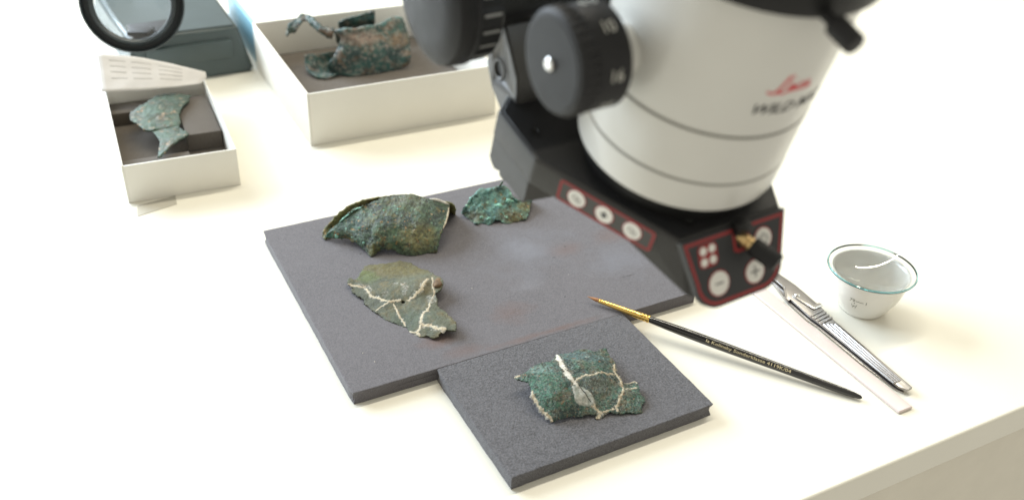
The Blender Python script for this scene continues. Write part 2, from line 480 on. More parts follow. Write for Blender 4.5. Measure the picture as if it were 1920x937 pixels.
M['pat_mid'] = patina('patina_olive', (0.075, 0.084, 0.054), (0.108, 0.114, 0.072), (0.138, 0.118, 0.058), (0.25, 0.30, 0.25), (0.26, 0.21, 0.12), fine=700, large=45, light_t=(0.66, 0.8), ochre_t=(0.72, 0.78), speck=0.3, bumpd=0.0004, seed=0.3, dk=0.3, rough=0.72, lt=0.3,
    zones=((-8, 38, 2, 38, 18, 20, (0.125, 0.104, 0.032), 0.85), (-30, 26, 3, 12, 12, 12, (0.12, 0.16, 0.045), 0.6), (8, -28, 2, 26, 16, 14, (0.066, 0.096, 0.066), 0.6), (16, 10, 8, 10, 12, 10, (0.14, 0.11, 0.05), 0.6)))
M['pat_big'] = patina('patina_brown_green', (0.030, 0.058, 0.042), (0.088, 0.160, 0.092), (0.165, 0.142, 0.055), (0.20, 0.42, 0.30), (0.36, 0.22, 0.08), fine=480, large=48, light_t=(0.64, 0.69), brown_t=(0.52, 0.62), ochre_t=(0.63, 0.67), bumpd=0.0014, seed=1.2, speck=0.6, dk=0.6, lt=0.5, rough=0.48,
    zones=((28, -8, 10, 18, 18, 14, (0.25, 0.23, 0.095), 0.9), (-30, 2, 12, 16, 14, 12, (0.075, 0.150, 0.120), 0.85), (12, 20, 28, 26, 12, 8, (0.130, 0.140, 0.095), 0.8), (-46, -2, 4, 6, 8, 6, (0.10, 0.34, 0.26), 0.9), (-6, -20, 4, 6, 6, 8, (0.15, 0.14, 0.03), 0.8)))
M['pat_inner'] = patina('patina_yellow_green', (0.10, 0.105, 0.030), (0.17, 0.175, 0.050), (0.15, 0.12, 0.04), (0.22, 0.26, 0.11), (0.28, 0.20, 0.07), fine=500, large=60, bumpd=0.0006, seed=2.2, dk=0.35)
M['pat_lump'] = patina('patina_malachite', (0.070, 0.180, 0.160), (0.130, 0.300, 0.260), (0.120, 0.110, 0.050), (0.26, 0.56, 0.44), (0.36, 0.23, 0.09), fine=420, large=75, light_t=(0.62, 0.68), brown_t=(0.54, 0.62), ochre_t=(0.64, 0.68), bumpd=0.0012, seed=3.1, lt=0.5,
    zones=((16, -12, 3, 16, 10, 8, (0.155, 0.125, 0.045), 0.95), (-8, 4, 14, 16, 10, 8, (0.13, 0.30, 0.28), 0.7), (-14, -14, 3, 12, 10, 5, (0.14, 0.12, 0.05), 0.8), (26, 2, 6, 9, 12, 6, (0.16, 0.14, 0.045), 0.9)))
M['pat_crust'] = patina('malachite_crust', (0.16, 0.42, 0.32), (0.26, 0.58, 0.45), (0.18, 0.36, 0.26), (0.48, 0.80, 0.68), (0.34, 0.42, 0.24), fine=500, large=160, bumpd=0.0006, seed=4.4, speck=0.2, dk=0.25)
M['pat_tube'] = patina('patina_tube', (0.012, 0.046, 0.043), (0.026, 0.098, 0.080), (0.17, 0.110, 0.066), (0.28, 0.33, 0.31), (0.40, 0.30, 0.26), fine=260, large=30, light_t=(0.62, 0.74), brown_t=(0.52, 0.60), ochre_t=(0.68, 0.74), bumpd=0.0015, seed=5.0, rough=0.45,
    zones=((-5, -15, 38, 42, 16, 9, (0.30, 0.215, 0.165), 0.9), (30, 5, 30, 16, 20, 10, (0.22, 0.14, 0.075), 0.8), (10, 10, 50, 40, 20, 5, (0.10, 0.24, 0.24), 0.7)))  # the blue-green zone on the crest is sheen put into the colour
M['pat_leaf'] = patina('patina_pale_green', (0.050, 0.085, 0.060), (0.085, 0.145, 0.105), (0.115, 0.095, 0.064), (0.16, 0.25, 0.19), (0.30, 0.22, 0.14), fine=260, large=30, speck=0.3, bumpd=0.0008, seed=6.0, dk=0.25, lt=0.4)
M['fill_cream'] = filler('cream_adhesive', (0.62, 0.55, 0.41))
M['fill_white'] = filler('white_adhesive', (0.72, 0.70, 0.63), dirt=(0.5, 0.45, 0.36))
M['fill_grey'] = filler('grey_filler', (0.47, 0.47, 0.42), fine=700, contrast=0.55, dirt=(0.16, 0.2, 0.17))
M['residue'] = filler('white_residue', (0.45, 0.45, 0.40), thin=True)
M['stain_brown'] = paint('brown_stain', (0.125, 0.074, 0.034), 0.7, var=0.55, vscale=260, grain=0.0004, gscale=700)
M['crack'] = paint('dark_gap', (0.01, 0.01, 0.01), 0.9)
M['body'] = paint('grey_enamel', (0.67, 0.665, 0.625), 0.34, var=0.02, vscale=30, coat=0.25)
M['groove'] = paint('groove_grey', (0.22, 0.215, 0.19), 0.6)
M['black'] = paint('black_plastic', (0.010, 0.010, 0.010), 0.42, var=0.2, vscale=60, grain=0.00005, gscale=2500)
M['black_matte'] = paint('black_anodised', (0.013, 0.013, 0.014), 0.5, var=0.15, vscale=90, grain=0.00006, gscale=3500)
M['house'] = paint('charcoal_housing', (0.036, 0.035, 0.033), 0.42, var=0.1, vscale=60, grain=0.00005, gscale=3000)
M['cap'] = paint('grey_black_cap', (0.016, 0.016, 0.0165), 0.46, var=0.08, vscale=60)
for k_, v_ in (('cap', 0.22), ('black', 0.35), ('black_matte', 0.35), ('house', 0.4)):
    M[k_].node_tree.nodes['Principled BSDF'].inputs['Specular IOR Level'].default_value = v_
M['arm'] = paint('gunmetal', (0.075, 0.073, 0.07), 0.36, metal=0.15, var=0.1)
M['panel'] = paint('panel_film', (0.020, 0.021, 0.023), 0.45, var=0.06)
M['panel_side'] = paint('panel_film_grey', (0.055, 0.055, 0.052), 0.45, var=0.06)
M['red'] = paint('red_print', (0.27, 0.022, 0.024), 0.5, var=0.05)
M['button'] = paint('button_film', (0.78, 0.77, 0.72), 0.5, var=0.03)
M['icon'] = paint('grey_print', (0.24, 0.24, 0.23), 0.6)
M['icon_dark'] = paint('dark_print', (0.04, 0.045, 0.05), 0.6)
M['numeral'] = paint('white_print', (0.55, 0.55, 0.50), 0.6)
M['logo_red'] = paint('logo_red', (0.62, 0.075, 0.085), 0.55, var=0.03)
M['logo_black'] = paint('logo_black', (0.03, 0.03, 0.03), 0.55)
M['silver'] = paint('bright_steel', (0.72, 0.70, 0.67), 0.22, metal=1.0, var=0.05)
M['brass'] = paint('brass', (0.70, 0.50, 0.24), 0.28, metal=1.0, var=0.08)
M['gold'] = paint('gold_ferrule', (0.86, 0.58, 0.17), 0.20, metal=1.0, var=0.05, vscale=120)
M['lacquer'] = paint('black_lacquer', (0.010, 0.009, 0.009), 0.16, var=0.2, vscale=60, coat=0.6)
M['gold_print'] = paint('gold_print', (0.78, 0.66, 0.40), 0.4, metal=0.3)
M['steel'] = paint('brushed_steel', (0.40, 0.385, 0.375), 0.33, metal=1.0, var=0.08, vscale=200)
M['steel_dark'] = paint('steel_ridge_shade', (0.17, 0.16, 0.155), 0.4, metal=1.0, var=0.1, vscale=200)  # darker copy of the steel, for painted shade between the ridges
M['porcelain'] = paint('porcelain', (0.80, 0.78, 0.73), 0.16, var=0.01, coat=0.4)
M['mark'] = paint('kiln_mark', (0.09, 0.09, 0.055), 0.6)
M['strip'] = paint('pale_pink_plastic', (0.66, 0.565, 0.535), 0.3, var=0.02)
M['slab'] = paint('slate_enamel', (0.056, 0.078, 0.080), 0.36, var=0.06, vscale=20)
M['slab_dark'] = paint('dark_slate', (0.030, 0.040, 0.045), 0.4, var=0.06)
M['cyan'] = paint('light_blue_plastic', (0.30, 0.56, 0.68), 0.4, var=0.05)
M['paper'] = paint('grey_paper', (0.66, 0.64, 0.62), 0.8, var=0.05, vscale=60)
M['print'] = paint('faint_print', (0.53, 0.52, 0.51), 0.8)
M['scratch'] = paint('scratched_foam', (0.20, 0.20, 0.215), 0.8, var=0.05)
M['label'] = paint('grey_label', (0.45, 0.43, 0.37), 0.7, var=0.06)

def glass(name, color, rough=0.0, ior=1.46):
    m, nt, b = base_mat(name)
    b.inputs['Base Color'].default_value = (*color, 1); b.inputs['Roughness'].default_value = rough
    b.inputs['Transmission Weight'].default_value = 1.0; b.inputs['IOR'].default_value = ior
    return m
M['glass'] = glass('watch_glass', (0.97, 0.99, 0.99))
M['glass_edge'] = glass('glass_edge', (0.45, 0.85, 0.90), 0.05)

def bristle_mat():
    m, nt, b = base_mat('sable_hair'); co = coords(nt)
    mp = N(nt, 'ShaderNodeMapping'); mp.inputs['Scale'].default_value = (1, 1, 0.06); nt.links.new(co, mp.inputs['Vector'])
    n = noise_n(nt, mp.outputs[0], 2600, 3)
    nt.links.new(mixc(nt, ramp(nt, n, BW(0.3, 0.7)), (0.22, 0.075, 0.02), (0.52, 0.24, 0.08)), b.inputs['Base Color'])
    b.inputs['Roughness'].default_value = 0.45; bump(nt, b, n, 0.0004)
    return m
M['hair'] = bristle_mat()

PHI_SIGN, PHI_OFF = -1.0, 0.0
# fragment shapes, mm from each fragment's base point
SMALL_ORG = (51.2,468.1,9.7)
SMALL_OUT = [(-46.3,1.5,9.0),(-44.3,2.5,10.0),(-41.7,2.5,11.0),(-38.4,5.3,11.0),(-35.1,10.8,10.5),(-31.1,15.2,10.5),(-26.4,16.3,10.8),(-23.0,16.8,11.0),(-20.9,20.2,10.5),(-18.7,25.9,9.5),(-16.3,27.4,9.5),(-12.5,28.8,9.5),(-8.4,29.0,9.7),(-5.5,31.8,9.5),(-2.0,33.4,9.7),(2.2,34.3,9.5),(5.6,33.2,9.0),(7.8,32.9,8.4),(10.7,36.1,7.8),(14.5,39.5,6.7),(16.3,39.6,6.1),(17.2,36.2,6.3),(18.3,31.8,6.4),(19.8,28.7,6.0),(21.7,25.2,5.8),(21.7,19.7,6.0),(22.0,14.8,6.2),(23.5,12.3,5.8),(24.0,9.0,5.5),(25.2,6.2,5.0),(29.0,6.8,4.6),(33.9,9.1,4.3),(35.5,7.4,4.1),(35.8,3.6,3.9),(36.0,0.9,3.7),(36.4,-1.8,3.4),(38.6,-3.9,2.8),(39.2,-5.5,2.5),(37.9,-9.0,2.0),(36.0,-12.4,1.6),(36.5,-14.9,0.8),(36.8,-16.4,0.4),(34.0,-17.7,0.6),(30.7,-17.9,1.0),(27.4,-17.7,1.5),(24.1,-18.8,1.4),(20.8,-19.1,1.5),(16.9,-19.3,1.8),(12.9,-19.7,2.0),(11.6,-22.3,1.2),(8.9,-23.5,0.9),(6.0,-24.7,0.5),(6.7,-22.1,1.6),(5.0,-22.3,1.7),(1.8,-22.4,2.0),(-2.2,-23.7,2.1),(-6.7,-24.5,2.1),(-9.3,-24.5,1.9),(-13.2,-26.7,2.4),(-16.4,-28.1,2.2),(-19.0,-29.0,1.6),(-20.5,-29.8,1.0),(-22.9,-27.7,2.8),(-24.9,-25.2,4.2),(-26.8,-23.6,5.2),(-28.5,-22.0,6.2),(-30.8,-19.2,7.0),(-32.5,-16.7,8.1),(-34.2,-13.8,8.8),(-34.9,-10.7,9.5),(-35.6,-7.1,10.6),(-36.5,-4.6,10.9),(-38.4,-3.4,10.7),(-40.9,-2.3,10.4),(-43.9,-0.8,9.7)]
SMALL_CTL = [(-46.3,1.5,9.0),(-41.7,1.5,11.0),(-36.7,-3.7,11.0),(-34.9,-10.7,9.5),(-30.8,-19.2,7.0),(-25.5,-24.6,4.5),(-20.5,-29.8,1.0),(-9.3,-24.5,2.0),(1.8,-22.4,2.0),(6.0,-24.7,0.5),(12.9,-19.7,2.0),(20.8,-19.1,1.5),(30.7,-17.9,1.0),(36.8,-16.4,0.4),(39.2,-5.5,2.5),(36.0,5.5,4.0),(25.2,6.1,5.0),(21.7,19.7,6.0),(19.8,28.7,6.0),(16.7,39.7,6.0),(7.7,32.9,8.5),(2.2,34.3,9.5),(-5.5,31.7,9.5),(-12.5,28.8,9.5),(-18.7,25.9,9.5),(-23.0,16.8,11.0),(-29.1,15.9,10.5),(-35.1,10.8,10.5),(-27.9,-0.9,12.6),(-17.8,10.0,12.6),(-0.5,23.3,11.4),(9.8,22.4,11.0),(-24.6,-18.5,11.0),(-11.5,-8.1,11.2),(5.3,-0.5,10.0),(15.9,7.0,8.5),(-8.2,-20.5,7.0),(8.4,-12.5,6.0),(18.5,-8.8,5.0),(28.5,-8.9,4.0),(-17.3,-24.4,6.5),(-31.1,-8.7,12.2)]
SMALL_SEAMS = [
  (2.60, [(-18.1,25.8,9.5),(-16.2,18.3,11.0),(-14.1,9.7,12.2),(-11.3,2.8,12.2),(-8.0,-2.3,11.5),(-5.1,-6.0,10.6)]),
  (1.70, [(3.1,-15.5,5.7),(5.4,-17.4,4.2),(7.7,-18.9,3.1),(9.5,-20.4,2.1),(8.6,-22.2,1.4),(6.7,-24.3,0.6)]),
  (1.10, [(-6.4,-1.5,11.4),(-4.0,1.2,11.4),(-1.2,3.5,11.4),(2.2,4.6,11.1),(5.6,5.9,10.7),(8.7,8.3,10.3),(11.9,10.1,9.6),(15.4,9.7,8.6),(21.1,12.8,6.5)]),
  (1.50, [(20.9,23.8,6.1),(20.0,16.7,6.7),(21.5,12.8,6.4),(23.0,9.1,5.9),(24.3,5.3,5.2),(25.0,0.6,5.0)]),
  (1.40, [(25.0,0.6,5.0),(24.1,-4.2,4.8),(22.6,-7.9,4.5),(21.1,-12.1,3.8),(19.9,-15.4,2.8),(20.5,-18.5,1.7)]),
  (0.90, [(19.9,-15.8,2.7),(15.6,-17.9,2.5),(11.6,-19.5,2.3),(9.5,-20.4,2.1)]),
  (0.90, [(25.0,0.4,5.0),(28.6,1.5,4.6),(32.0,2.3,4.2),(35.3,3.3,3.9)]),
  (0.70, [(25.9,6.0,4.9),(29.6,6.7,4.6),(33.5,8.5,4.3),(35.1,6.8,4.1)]),
  (1.30, [(-34.5,-11.6,9.4),(-33.4,-15.3,8.5),(-31.8,-18.0,7.6),(-29.5,-21.3,6.4),(-26.8,-23.9,5.0),(-24.5,-26.1,3.7),(-22.5,-27.9,2.6),(-20.7,-29.6,1.1)]),
  (1.20, [(-45.9,1.4,9.1),(-44.0,1.7,10.0),(-41.8,1.6,11.0)]),
]
SMALL_PATCH = [(-9.4,-6.0,11.2),(-6.8,-5.3,11.0),(-3.8,-5.0,10.6),(-0.8,-5.9,9.9),(1.8,-7.6,9.0),(4.1,-9.6,7.9),(5.4,-12.1,6.7),(6.0,-15.5,5.1),(5.4,-17.1,4.4),(3.7,-18.0,4.2),(1.1,-18.3,4.7),(-1.6,-18.4,5.5),(-3.9,-18.5,6.3),(-6.3,-18.0,7.4),(-7.4,-16.3,8.4),(-7.9,-13.6,9.4),(-8.5,-9.9,10.4)]
SMALL_CRACK = [(-4.1,-4.8,10.7),(-2.2,-8.1,9.6),(-0.2,-10.6,8.5),(1.7,-13.2,7.1),(3.3,-15.1,5.8)]
SMALL_HOLE = [(-3.6,0.5,11.3),(-2.3,2.4,11.4),(-1.0,2.9,11.3),(-1.6,1.6,11.2),(-2.8,0.5,11.2)]
SMALL_STAIN = [(4.4,-14.6,5.9),(9.1,-12.7,5.8),(13.7,-12.0,5.0),(14.4,-13.6,4.3),(11.0,-15.3,4.2),(7.0,-15.8,4.7)]
MID_ORG = (-78.2,559.1,9.7)
MID_OUT = [(-43.0,15.0,4.1),(-42.9,20.9,3.7),(-41.1,21.8,3.7),(-38.8,19.4,3.6),(-36.3,23.2,3.4),(-35.2,30.8,3.0),(-34.2,41.0,1.9),(-30.1,44.8,1.0),(-25.4,45.4,1.3),(-21.5,46.2,1.4),(-16.3,48.3,1.3),(-8.9,52.4,0.5),(1.1,49.2,1.2),(3.0,46.2,1.4),(9.3,39.6,3.3),(15.1,36.5,3.9),(20.8,25.9,7.7),(23.2,21.4,9.0),(26.0,19.7,9.9),(28.8,13.6,10.5),(28.6,7.9,9.5),(26.6,4.6,8.0),(23.8,1.9,7.0),(25.5,-4.2,6.9),(26.9,-11.6,6.0),(30.6,-15.2,6.1),(33.9,-19.7,6.0),(37.9,-24.6,6.3),(40.8,-29.2,6.3),(41.9,-34.7,6.0),(41.9,-38.9,5.6),(36.1,-37.9,5.4),(31.3,-40.1,5.1),(30.1,-42.5,3.3),(28.4,-43.2,1.9),(25.1,-42.7,1.8),(21.4,-40.4,1.6),(17.1,-41.1,0.5),(13.2,-38.0,0.5),(8.5,-34.5,0.3),(6.6,-30.8,0.5),(-0.2,-28.3,0.5),(-4.9,-25.7,0.5),(-9.6,-22.8,0.7),(-14.6,-18.5,0.9),(-17.2,-16.1,0.8),(-19.6,-14.5,0.8),(-23.2,-10.2,1.1),(-27.3,-5.3,1.0),(-28.3,-1.6,1.9),(-32.5,1.6,2.1),(-36.8,5.0,2.2),(-39.3,8.4,2.5),(-36.4,9.3,2.9),(-40.3,12.3,3.3)]
MID_CTL = [(-43.0,15.1,4.0),(-35.3,30.8,3.0),(-30.1,44.8,1.0),(-8.9,52.3,0.5),(3.0,46.1,1.5),(15.1,36.3,4.0),(23.2,21.4,9.0),(26.6,13.4,11.0),(26.6,4.6,8.0),(23.8,1.9,7.0),(27.0,-11.7,6.0),(33.9,-19.7,6.0),(41.6,-34.7,6.0),(31.3,-40.0,5.0),(28.4,-43.3,2.0),(17.1,-41.1,0.5),(6.6,-30.8,0.5),(-4.9,-25.7,0.5),(-17.2,-16.2,0.8),(-27.3,-5.4,1.0),(-39.3,8.3,2.5),(-13.5,17.5,5.0),(0.9,24.7,5.5),(1.3,-6.3,4.0),(13.2,4.0,9.5),(16.0,12.7,10.0),(9.3,-1.9,7.0),(23.3,-8.3,7.0),(13.3,-18.1,4.5),(21.3,-25.6,6.0),(-9.9,-9.4,4.0),(-23.0,4.2,4.5),(20.0,10.5,9.0),(2.1,-17.0,3.0),(17.0,2.7,6.0)]
MID_SEAMS = [
  (1.40, [(-42.2,13.9,3.8),(-38.8,12.7,3.3),(-35.7,12.2,3.2),(-31.7,10.9,3.4),(-28.3,8.8,3.7),(-26.0,4.9,3.8),(-24.2,1.4,3.6),(-20.8,-1.0,3.7),(-16.8,-2.8,3.9),(-13.5,-4.7,4.1),(-10.3,-6.3,4.3)]),
  (1.60, [(-10.3,-6.3,4.3),(-5.9,-5.9,4.3),(-3.0,-5.2,4.3),(-0.5,-4.7,4.3)]),
  (1.70, [(3.7,-5.3,4.8),(5.8,-4.1,5.6),(9.3,-1.9,7.0),(11.2,1.4,8.0),(13.2,3.8,9.6),(14.0,8.5,9.6),(15.3,12.1,9.9),(17.1,16.8,9.0)]),
  (0.80, [(-8.7,-7.1,4.2),(-11.4,-9.6,3.7),(-14.1,-11.3,2.6),(-16.1,-13.0,1.8),(-17.7,-14.9,1.0)]),
  (1.00, [(-5.6,-8.3,4.0),(-3.6,-12.8,3.2),(-1.6,-16.8,2.6),(0.3,-20.7,2.0),(2.6,-24.1,1.5),(5.7,-29.8,0.6)]),
  (1.00, [(19.4,20.3,8.4),(20.8,14.1,9.3),(21.3,8.9,8.8),(22.9,3.9,7.4),(22.2,-0.4,6.7),(21.6,-5.5,6.7),(20.9,-10.3,6.5),(20.6,-14.3,6.2)]),
  (1.80, [(20.6,-14.3,6.2),(18.4,-18.1,5.7),(16.9,-21.7,5.1),(16.4,-26.0,4.2),(16.1,-29.9,3.1)]),
  (2.00, [(16.2,-30.6,3.0),(19.8,-31.9,3.7),(24.3,-33.3,4.4),(27.7,-35.7,4.6),(31.8,-37.5,5.3),(35.2,-37.4,5.4)]),
  (1.60, [(16.2,-30.6,3.0),(16.2,-33.9,2.1),(15.2,-36.8,1.1),(17.1,-40.3,0.6)]),
  (0.80, [(8.9,-34.8,0.3),(12.4,-36.9,0.6),(15.2,-36.8,1.1)]),
]
MID_KNOB = [(25.1,12.9,10.4)]
MID_HOLE = [(-0.4,-5.6,4.1),(1.0,-5.1,4.3),(3.0,-6.1,4.5),(2.6,-7.5,4.1),(0.6,-7.6,3.9)]
MID_STAIN = [(-3.8,13.4,5.6),(1.4,14.0,6.4),(4.3,5.6,6.9),(3.1,-0.6,5.7),(-0.5,-1.1,5.0),(-0.6,5.4,5.8)]
MID_STAINB = [(-10.1,14.9,5.1),(-5.7,15.6,5.3),(-4.5,12.8,5.5),(-8.6,12.2,5.3)]
MID_STAINC = [(-16.1,3.2,4.7),(-11.8,5.0,5.0),(-9.2,2.1,5.0),(-10.9,-2.0,4.6),(-14.7,-1.4,4.4)]
MID_PATCH = [(17.3,0.2,6.0),(20.8,2.0,6.8),(24.4,-0.5,6.9),(26.1,-6.5,6.8),(24.2,-10.3,6.6),(19.7,-9.0,6.4),(17.2,-5.2,6.2)]
BIG_ORG = (-102.3,639.4,9.7)
BIG_ROWS = [
  [(-47.3,-1.0,2.0),(-37.9,-3.6,3.0),(-30.5,-4.1,3.5),(-25.0,-7.8,3.5),(-19.3,-12.8,3.0),(-14.9,-16.3,2.0),(-10.9,-20.6,1.0),(-7.2,-23.6,0.3),(-3.6,-20.9,2.0),(0.4,-18.6,4.0),(5.7,-18.6,4.0),(10.3,-17.4,3.0),(15.2,-18.9,0.8),(22.9,-18.9,0.3),(29.5,-17.8,0.3),(36.0,-15.1,0.3),(43.2,-14.0,0.3)],
  [(-46.6,-1.3,4.0),(-37.4,-3.6,6.5),(-30.1,-4.4,8.0),(-24.4,-6.5,9.0),(-18.9,-10.4,9.5),(-14.0,-13.5,10.0),(-9.8,-15.8,10.0),(-5.8,-17.3,10.0),(-1.5,-16.7,11.0),(3.1,-15.2,12.0),(8.3,-14.7,12.0),(13.0,-14.3,12.0),(18.4,-14.9,11.0),(24.6,-15.3,11.0),(30.6,-13.1,10.5),(36.6,-10.0,10.0),(44.4,-9.7,8.0)],
  [(-45.4,-1.7,6.0),(-37.0,-0.6,11.0),(-30.0,-0.3,14.0),(-24.1,-0.2,16.0),(-18.7,-3.0,18.0),(-13.5,-5.1,19.0),(-9.1,-5.5,20.0),(-4.5,-6.7,21.0),(-0.2,-6.2,21.5),(5.0,-5.6,22.0),(10.1,-4.2,22.0),(15.3,-3.8,22.0),(20.6,-3.4,21.5),(26.4,-3.9,21.0),(32.0,-1.7,20.0),(38.0,1.2,18.0),(46.8,-0.6,15.0)],
  [(-44.6,-0.4,7.0),(-36.3,2.0,14.0),(-30.3,5.3,18.0),(-24.3,8.6,21.5),(-19.3,8.3,24.0),(-14.6,10.4,25.5),(-9.8,11.1,26.5),(-5.1,12.6,27.0),(-0.8,13.1,27.5),(4.9,14.7,28.0),(10.2,15.2,28.0),(15.5,15.7,28.0),(20.8,16.6,27.0),(26.8,15.3,26.0),(32.8,14.6,24.5),(39.1,14.6,22.0),(48.7,12.3,17.0)],
  [(-44.2,0.1,7.5),(-35.9,2.8,15.0),(-29.9,6.1,19.5),(-23.9,9.6,23.0),(-19.0,9.9,25.0),(-14.5,13.0,26.5),(-9.9,15.3,28.0),(-5.4,18.2,28.5),(-0.9,21.3,29.0),(4.2,23.7,29.5),(9.5,25.0,29.5),(15.3,26.0,29.5),(21.1,27.0,29.0),(27.1,27.0,27.5),(33.6,26.2,26.0),(40.9,28.0,24.0),(49.3,28.8,20.0)],
]
BIGBACK_ROWS = [
  [(-50.9,2.8,2.0),(-49.2,5.2,5.0),(-46.7,6.4,9.0),(-42.1,10.0,14.0),(-38.2,11.3,18.0),(-34.6,14.1,20.0),(-30.0,16.5,22.5),(-25.4,18.8,24.0),(-19.7,20.7,25.5),(-14.0,22.5,26.5),(-8.3,24.5,27.0),(-1.6,25.9,27.5),(9.1,27.6,28.0),(20.9,29.0,27.5),(33.4,28.6,25.0),(42.2,29.9,23.0),(51.9,34.2,18.5)],
  [(-49.4,0.4,0.8),(-47.8,2.9,2.0),(-45.5,4.2,3.6),(-41.1,7.9,5.6),(-37.3,9.4,7.2),(-33.8,12.1,8.0),(-29.2,14.6,9.0),(-24.6,17.0,9.6),(-19.1,22.0,11.9),(-13.7,27.4,14.0),(-8.1,32.6,16.2),(-1.5,37.5,18.0),(9.4,39.6,18.0),(21.6,39.7,18.0),(34.4,38.3,16.0),(43.3,40.0,14.0),(54.1,39.3,11.0)],
  [(-48.0,-2.8,0.3),(-46.5,-0.3,0.3),(-44.3,1.1,0.3),(-40.1,4.8,0.3),(-36.4,6.3,0.3),(-32.9,9.1,0.3),(-28.4,11.6,0.3),(-23.8,14.0,0.3),(-18.8,23.7,0.3),(-13.8,34.1,0.3),(-8.6,44.5,0.3),(-2.3,54.8,0.3),(9.0,56.9,0.3),(21.5,57.0,0.3),(34.8,54.1,0.3),(43.8,52.9,0.3),(53.1,46.6,0.3)],
]
LUMP_ORG = (-17.0,693.7,9.7)
LUMP_ROWS = [
  [(-26.6,-11.5,3.0),(-22.8,-12.0,1.5),(-19.1,-16.5,0.4),(-15.6,-21.1,0.4),(-13.0,-22.5,0.4),(-9.7,-20.3,0.4),(-6.5,-21.1,0.4),(-3.3,-22.8,0.4),(-0.1,-19.1,0.5),(2.4,-17.5,2.5),(5.5,-17.2,2.5),(8.4,-17.9,0.6),(11.3,-19.2,0.4),(15.3,-17.6,0.4),(19.2,-15.2,0.4),(23.2,-13.5,0.4),(27.5,-10.5,1.0)],
  [(-26.4,-11.5,4.0),(-22.7,-10.5,4.0),(-19.1,-12.5,4.0),(-16.1,-14.4,4.0),(-12.9,-15.3,4.0),(-9.8,-14.7,4.5),(-6.7,-14.4,4.5),(-3.5,-15.2,4.5),(-0.4,-13.6,5.0),(2.4,-12.8,6.0),(5.2,-12.5,6.0),(8.4,-12.8,5.0),(11.6,-13.0,5.0),(14.9,-11.0,5.0),(19.2,-9.5,5.0),(23.8,-8.0,5.0),(29.3,-6.3,3.0)],
  [(-26.1,-10.3,5.0),(-22.6,-8.0,6.5),(-19.4,-8.0,8.0),(-16.6,-7.5,8.5),(-13.5,-6.9,9.0),(-10.4,-6.3,9.5),(-7.3,-4.9,9.5),(-4.1,-4.6,9.5),(-1.0,-4.0,10.0),(1.9,-3.5,10.5),(4.7,-3.2,10.5),(7.9,-4.3,10.0),(11.4,-3.7,8.5),(14.6,-1.7,7.5),(19.2,-0.4,7.0),(24.2,0.6,6.0),(30.4,0.0,4.0)],
  [(-25.8,-9.1,6.0),(-22.2,-5.7,8.5),(-19.5,-2.9,11.0),(-17.0,-1.8,12.5),(-13.9,-0.9,13.5),(-10.8,0.8,14.0),(-7.7,2.0,14.5),(-4.6,2.9,14.5),(-1.5,4.3,14.5),(1.9,5.8,14.5),(5.4,7.1,14.0),(8.4,5.9,13.5),(11.7,2.7,11.5),(15.2,4.5,10.0),(19.6,5.4,8.0),(24.6,7.4,7.5),(31.3,7.7,7.0)],
  [(-25.7,-8.0,6.0),(-21.9,-4.8,9.0),(-19.4,0.3,12.5),(-17.3,2.8,14.5),(-14.0,5.5,16.5),(-10.7,7.0,17.5),(-7.5,8.5,17.5),(-4.1,9.6,17.5),(-0.7,11.5,17.5),(3.0,13.0,18.0),(6.2,14.0,17.5),(10.9,14.1,16.5),(12.9,9.0,14.0),(15.7,7.2,11.0),(19.9,5.5,9.0),(24.8,8.9,8.0),(31.8,10.8,8.5)],
  [(-25.5,2.0,0.5),(-22.0,11.6,0.5),(-18.9,19.0,0.5),(-16.3,25.3,0.5),(-13.5,29.2,0.5),(-10.6,31.3,0.5),(-7.1,32.8,0.5),(-3.5,33.8,0.5),(0.0,35.4,0.5),(3.6,36.3,0.5),(7.2,36.0,0.5),(11.5,34.0,0.5),(14.1,26.9,0.5),(16.9,21.2,0.5),(20.9,16.8,0.5),(25.6,17.3,0.5),(32.1,20.2,0.5)],
]
TUBE_ORG = (-166.2,988.8,15.0)
TUBE_ROWS = [
  [(-43.0,-22.5,3.0),(-27.4,-32.6,1.0),(-12.9,-31.1,0.5),(1.1,-25.6,0.5),(14.9,-18.1,0.5),(28.6,-8.6,0.5),(41.8,0.3,3.0)],
  [(-41.9,-30.2,12.0),(-28.9,-31.0,12.0),(-14.5,-29.2,12.0),(-0.4,-25.0,12.0),(13.5,-18.4,12.0),(28.7,-6.5,12.0),(45.1,-2.0,14.0)],
  [(-34.3,-27.6,23.0),(-24.7,-29.2,26.0),(-12.6,-25.2,26.0),(0.6,-21.0,26.0),(14.3,-14.1,26.0),(28.5,-2.0,26.0),(42.4,10.2,26.0)],
  [(-28.7,-18.4,38.0),(-20.0,-20.1,40.0),(-9.7,-16.2,40.0),(1.2,-9.5,40.0),(13.7,0.1,40.0),(27.4,9.9,41.0),(38.7,17.0,40.0)],
  [(-39.4,-12.8,44.0),(-27.8,-15.4,47.0),(-13.5,-12.5,48.0),(0.5,-2.6,48.0),(13.2,6.1,49.0),(22.7,19.3,52.0),(33.3,23.9,48.0)],
  [(-38.2,-1.3,38.0),(-27.8,2.8,38.0),(-13.6,7.4,38.0),(0.3,14.7,38.0),(12.5,21.8,38.0),(24.1,34.5,38.0),(33.5,35.8,38.0)],
  [(-41.3,28.7,15.0),(-30.0,30.2,15.0),(-15.3,34.8,15.0),(-0.9,42.2,15.0),(11.8,49.4,15.0),(22.3,59.1,15.0),(32.0,60.4,15.0)],
]
